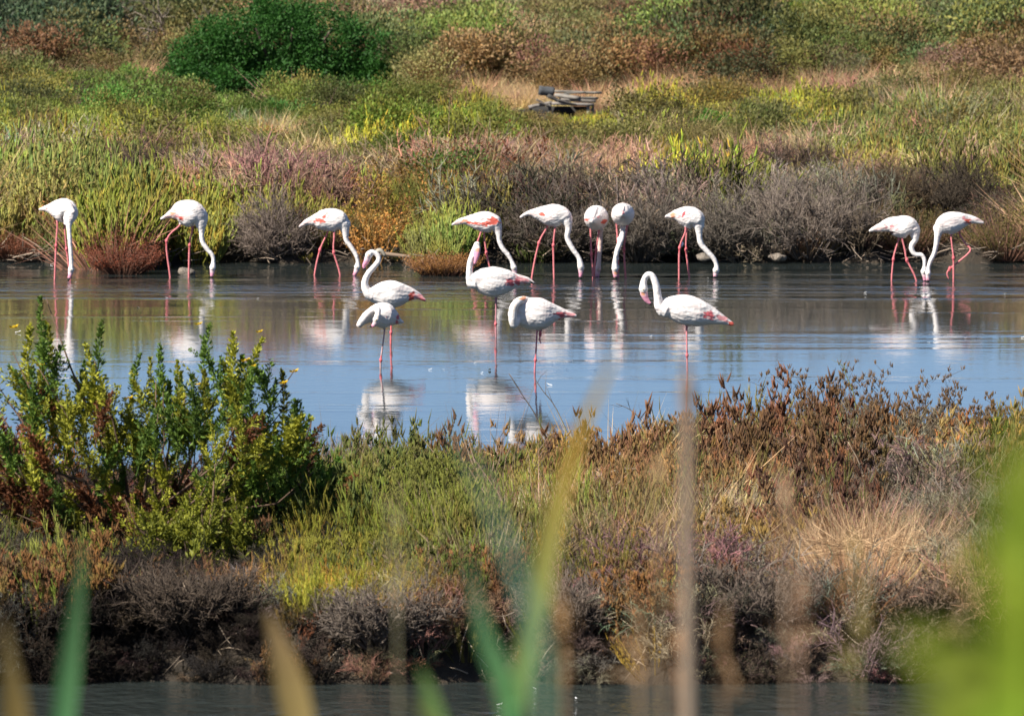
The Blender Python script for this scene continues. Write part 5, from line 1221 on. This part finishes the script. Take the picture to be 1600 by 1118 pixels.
def reed_leaf(e, pts, d, wpx, c0, c1, k=0.35, name='leaf', d2=None):
    """folded blade: pts from foot to tip where it shows"""
    s = F / d; P = [at_dist(u, v, d if d2 is None else d + (d2 - d) * i / (len(pts) - 1)) - e.location for i, (u, v) in enumerate(pts)]
    Q = catmull([tuple(p_) for p_ in P], 6); n = len(Q); V = []; R = []
    for i in range(n):
        q = i / (n - 1); wd = wpx / s / 2 * min(1, (1 - q) * 1.6 + .02) * (.55 + .45 * min(1, q * 4))
        tg = unit(Q[min(i + 1, n - 1)] - Q[max(i - 1, 0)]); sd = unit(np.cross(tg, [0, 1, 0.]))
        V += [Q[i] - sd * wd, Q[i] + np.array([0, 1, 0]) * wd * k, Q[i] + sd * wd]; R += [min(1, q * 1.5)] * 3
    acc = Acc(); acc.add(np.array(V), None, np.array([(i * 3 + j, i * 3 + j + 1, i * 3 + j + 4, i * 3 + j + 3) for i in range(n - 1) for j in range(2)]), np.array(R))
    ob = link(name, acc.mesh(name, m_reed, True), e); ob['tint'] = list(c0); ob['tip'] = list(c1); return ob
def reed_stem(e, pts, d, rpx, c0, c1):
    s = F / d; Q = catmull([tuple(at_dist(u, v, d) - e.location) for u, v in pts], 5); acc = Acc()
    tube_path(acc, Q, list(np.linspace(rpx / s, rpx / s * .6, len(Q))), 8)
    me = acc.mesh('stem', m_reed, True); nv = len(me.vertices); z = np.zeros(nv * 3, np.float32); me.vertices.foreach_get('co', z); z = z[2::3]; z = (z - z.min()) / (z.max() - z.min())
    me.attributes['rnd'].data.foreach_set('value', z.astype(np.float32)); ob = link('stem', me, e); ob['tint'] = list(c0); ob['tip'] = list(c1); return ob
def reed(label, u, d, cat='reed', name='reed'):
    P = at_dist(u, 1118, d); P.z = float(ground(np.array([P.x]), np.array([d]))[0]); e = empty(name, P); tag(e, label, cat, 'reeds close to the camera')
    return e, CV + (EYE - P.z) * F / d - 749 + (749 if False else 0)
def foot(u, d):   # pixel row of the ground under (u, d)
    z = float(ground(np.array([(u - 800) * d / F]), np.array([d]))[0]); return CV - F * ((d * sa + (z - EYE) * ca) / (d * ca - (z - EYE) * sa))
RG = (.09, .26, .09); RG2 = (.05, .12, .05); OC = (.30, .22, .05); BE = (.38, .31, .22); YG = (.30, .42, .03); TEAL = (.07, .16, .10)
D1 = 9.5
e, _ = reed('blurred blue green reed blade at the lower left', 90, D1); reed_stem(e, [(70, foot(70, D1)), (80, 1300), (92, 1180)], D1, 9, RG, RG)
reed_leaf(e, [(88, 1250), (100, 1118), (112, 1010), (125, 900), (130, 835)], D1, 36, RG, (.05, .13, .04))
e, _ = reed('blurred ochre reed blade with broken tip at the lower left', 470, D1); reed_stem(e, [(500, foot(500, D1)), (492, 1350), (480, 1230)], D1, 10, OC, OC)
reed_leaf(e, [(486, 1260), (465, 1118), (446, 1040), (428, 985), (416, 950)], D1, 50, (.33, .25, .07), (.30, .20, .08))
e, _ = reed('faint dark ochre reed blade at the lower left corner', 25, D1 - 1); reed_stem(e, [(50, foot(50, D1 - 1)), (40, 1350), (30, 1250)], D1 - 1, 8, OC, OC)
reed_leaf(e, [(38, 1280), (24, 1118), (14, 1030), (6, 960)], D1 - 1, 42, (.22, .15, .03), (.14, .10, .03))
D2 = 8.0
e, _ = reed('blurred reed with a green and ochre blade spread like a V', 810, D2); reed_stem(e, [(800, foot(800, D2)), (805, 1400), (806, 1180), (804, 1100)], D2, 14, RG, RG)
reed_leaf(e, [(808, 1200), (815, 1050), (838, 950), (856, 850), (878, 760), (908, 670), (945, 590), (975, 530)], D2, 36, (.13, .33, .10), (.46, .30, .04))
reed_leaf(e, [(806, 1200), (790, 1080), (760, 1000), (742, 930), (730, 860)], D2, 34, (.11, .30, .08), (.08, .19, .08))
reed_leaf(e, [(840, 1250), (850, 1050), (810, 900), (770, 800), (728, 700), (690, 620)], 5.2, 20, (.12, .28, .16), (.12, .24, .17))
e, _ = reed('straight beige dry reed stalk right of the centre', 1075, 9.0, 'dry reed'); reed_stem(e, [(1074, foot(1074, 9)), (1076, 1300), (1077, 1118), (1074, 900), (1075, 700), (1073, 590)], 9.0, 14, (.44, .38, .28), (.34, .25, .18))
reed_leaf(e, [(1075, 640), (1073, 600), (1072, 545)], 9.0, 26, (.22, .16, .13), (.26, .22, .20), name='tip')
D3 = 3.4
e, _ = reed('blurred bright green leafy reed filling the lower right corner', 1600, D3)
reed_stem(e, [(1640, foot(1640, D3)), (1620, 1300), (1610, 1000), (1615, 760)], D3, 12, YG, YG)
for pts, wd in [([(1640, 1180), (1560, 1090), (1470, 1020), (1390, 985)], 150), ([(1640, 1130), (1590, 1060), (1530, 1040), (1440, 1085)], 150), ([(1660, 1010), (1620, 900), (1580, 800), (1545, 700)], 150),
                ([(1660, 900), (1610, 850), (1560, 850), (1500, 880)], 110), ([(1650, 900), (1625, 800), (1610, 720), (1590, 650)], 120), ([(1650, 1250), (1560, 1150), (1480, 1120), (1420, 1118)], 150), ([(1660, 1100), (1600, 980), (1560, 900), (1530, 820)], 100)]:
    reed_leaf(e, pts, D3, wd, (.22 + .12 * random.random(), .36 + .12 * random.random(), .02), (.34, .40, .04), .5)
e, _ = reed('small blurred green reed shoot at the bottom centre', 690, 8.5); reed_stem(e, [(720, foot(720, 8.5)), (705, 1350), (695, 1250)], 8.5, 8, RG, RG)
reed_leaf(e, [(700, 1300), (690, 1180), (672, 1090), (655, 1040)], 8.5, 44, (.13, .25, .05), (.14, .24, .06)); reed_leaf(e, [(706, 1300), (690, 1200), (690, 1150), (640, 1090)], 8.5, 36, (.10, .2, .05), (.2, .2, .06))
def seed_head(label, uv, d, ln, c, seed):
    e, _ = reed(label, uv[0], d, 'dry grass stem', 'grass_stem')
    ft = foot(uv[0] + 25, d); st_ = reed_stem(e, [(uv[0] + 25, ft), (uv[0] + 10, (ft + uv[1]) / 2), uv], d, 3, c, c)
    r = np.random.default_rng(seed); n = 26; s = F / d; tt = r.random(n); C = at_dist(uv[0], uv[1], d) - e.location
    O = np.array(C) + np.stack([r.normal(size=n) * .25 * (1 - tt) * ln / s * .4, r.normal(size=n) * .01, (tt - .25) * ln / s], -1); acc = Acc()
    blades(acc, O, unit(r.normal(size=(n, 3)) * .5 + [0, 0, 1]), .02 + .03 * r.random(n), .0035, r.normal(size=(n, 3)) * .004, r)
    b = link('seed_head', acc.mesh('seed_head', M_GRASS), e); b['tint'] = list(c); b['kind'] = 'stuff'
for k, (lb, uv, d, ln, c) in enumerate([
 ('blurred beige grass plume left of the beige stalk', (1030, 830), 9.5, 150, (.46, .32, .18)), ('blurred beige grass plume at the middle right', (1225, 890), 9.5, 170, (.42, .29, .18)),
 ('tall blurred tan grass stem at the right', (1250, 1000), 9, 150, (.42, .27, .17)), ('blurred grey grass plume above the small green shoot', (620, 900), 10, 170, (.33, .30, .17)),
 ('blurred tan plume at the bottom centre', (880, 1050), 9, 120, (.42, .27, .13)), ('blurred tan plume beside the bottom centre one', (1000, 1060), 9, 130, (.42, .28, .15)),
 ('blurred olive plume near the green corner reed', (1340, 1010), 8.5, 200, (.30, .26, .09)), ('blurred tan plume at the green corner reed edge', (1500, 940), 9, 200, (.40, .30, .13)),
 ('blurred brown plume low beside the beige stalk', (1130, 1080), 8.5, 110, (.34, .22, .12)), ('blurred orange tan plume left foot of the beige stalk', (1060, 1040), 9.5, 150, (.44, .24, .11))]):
    seed_head(lb, uv, d, ln, c, 600 + k)
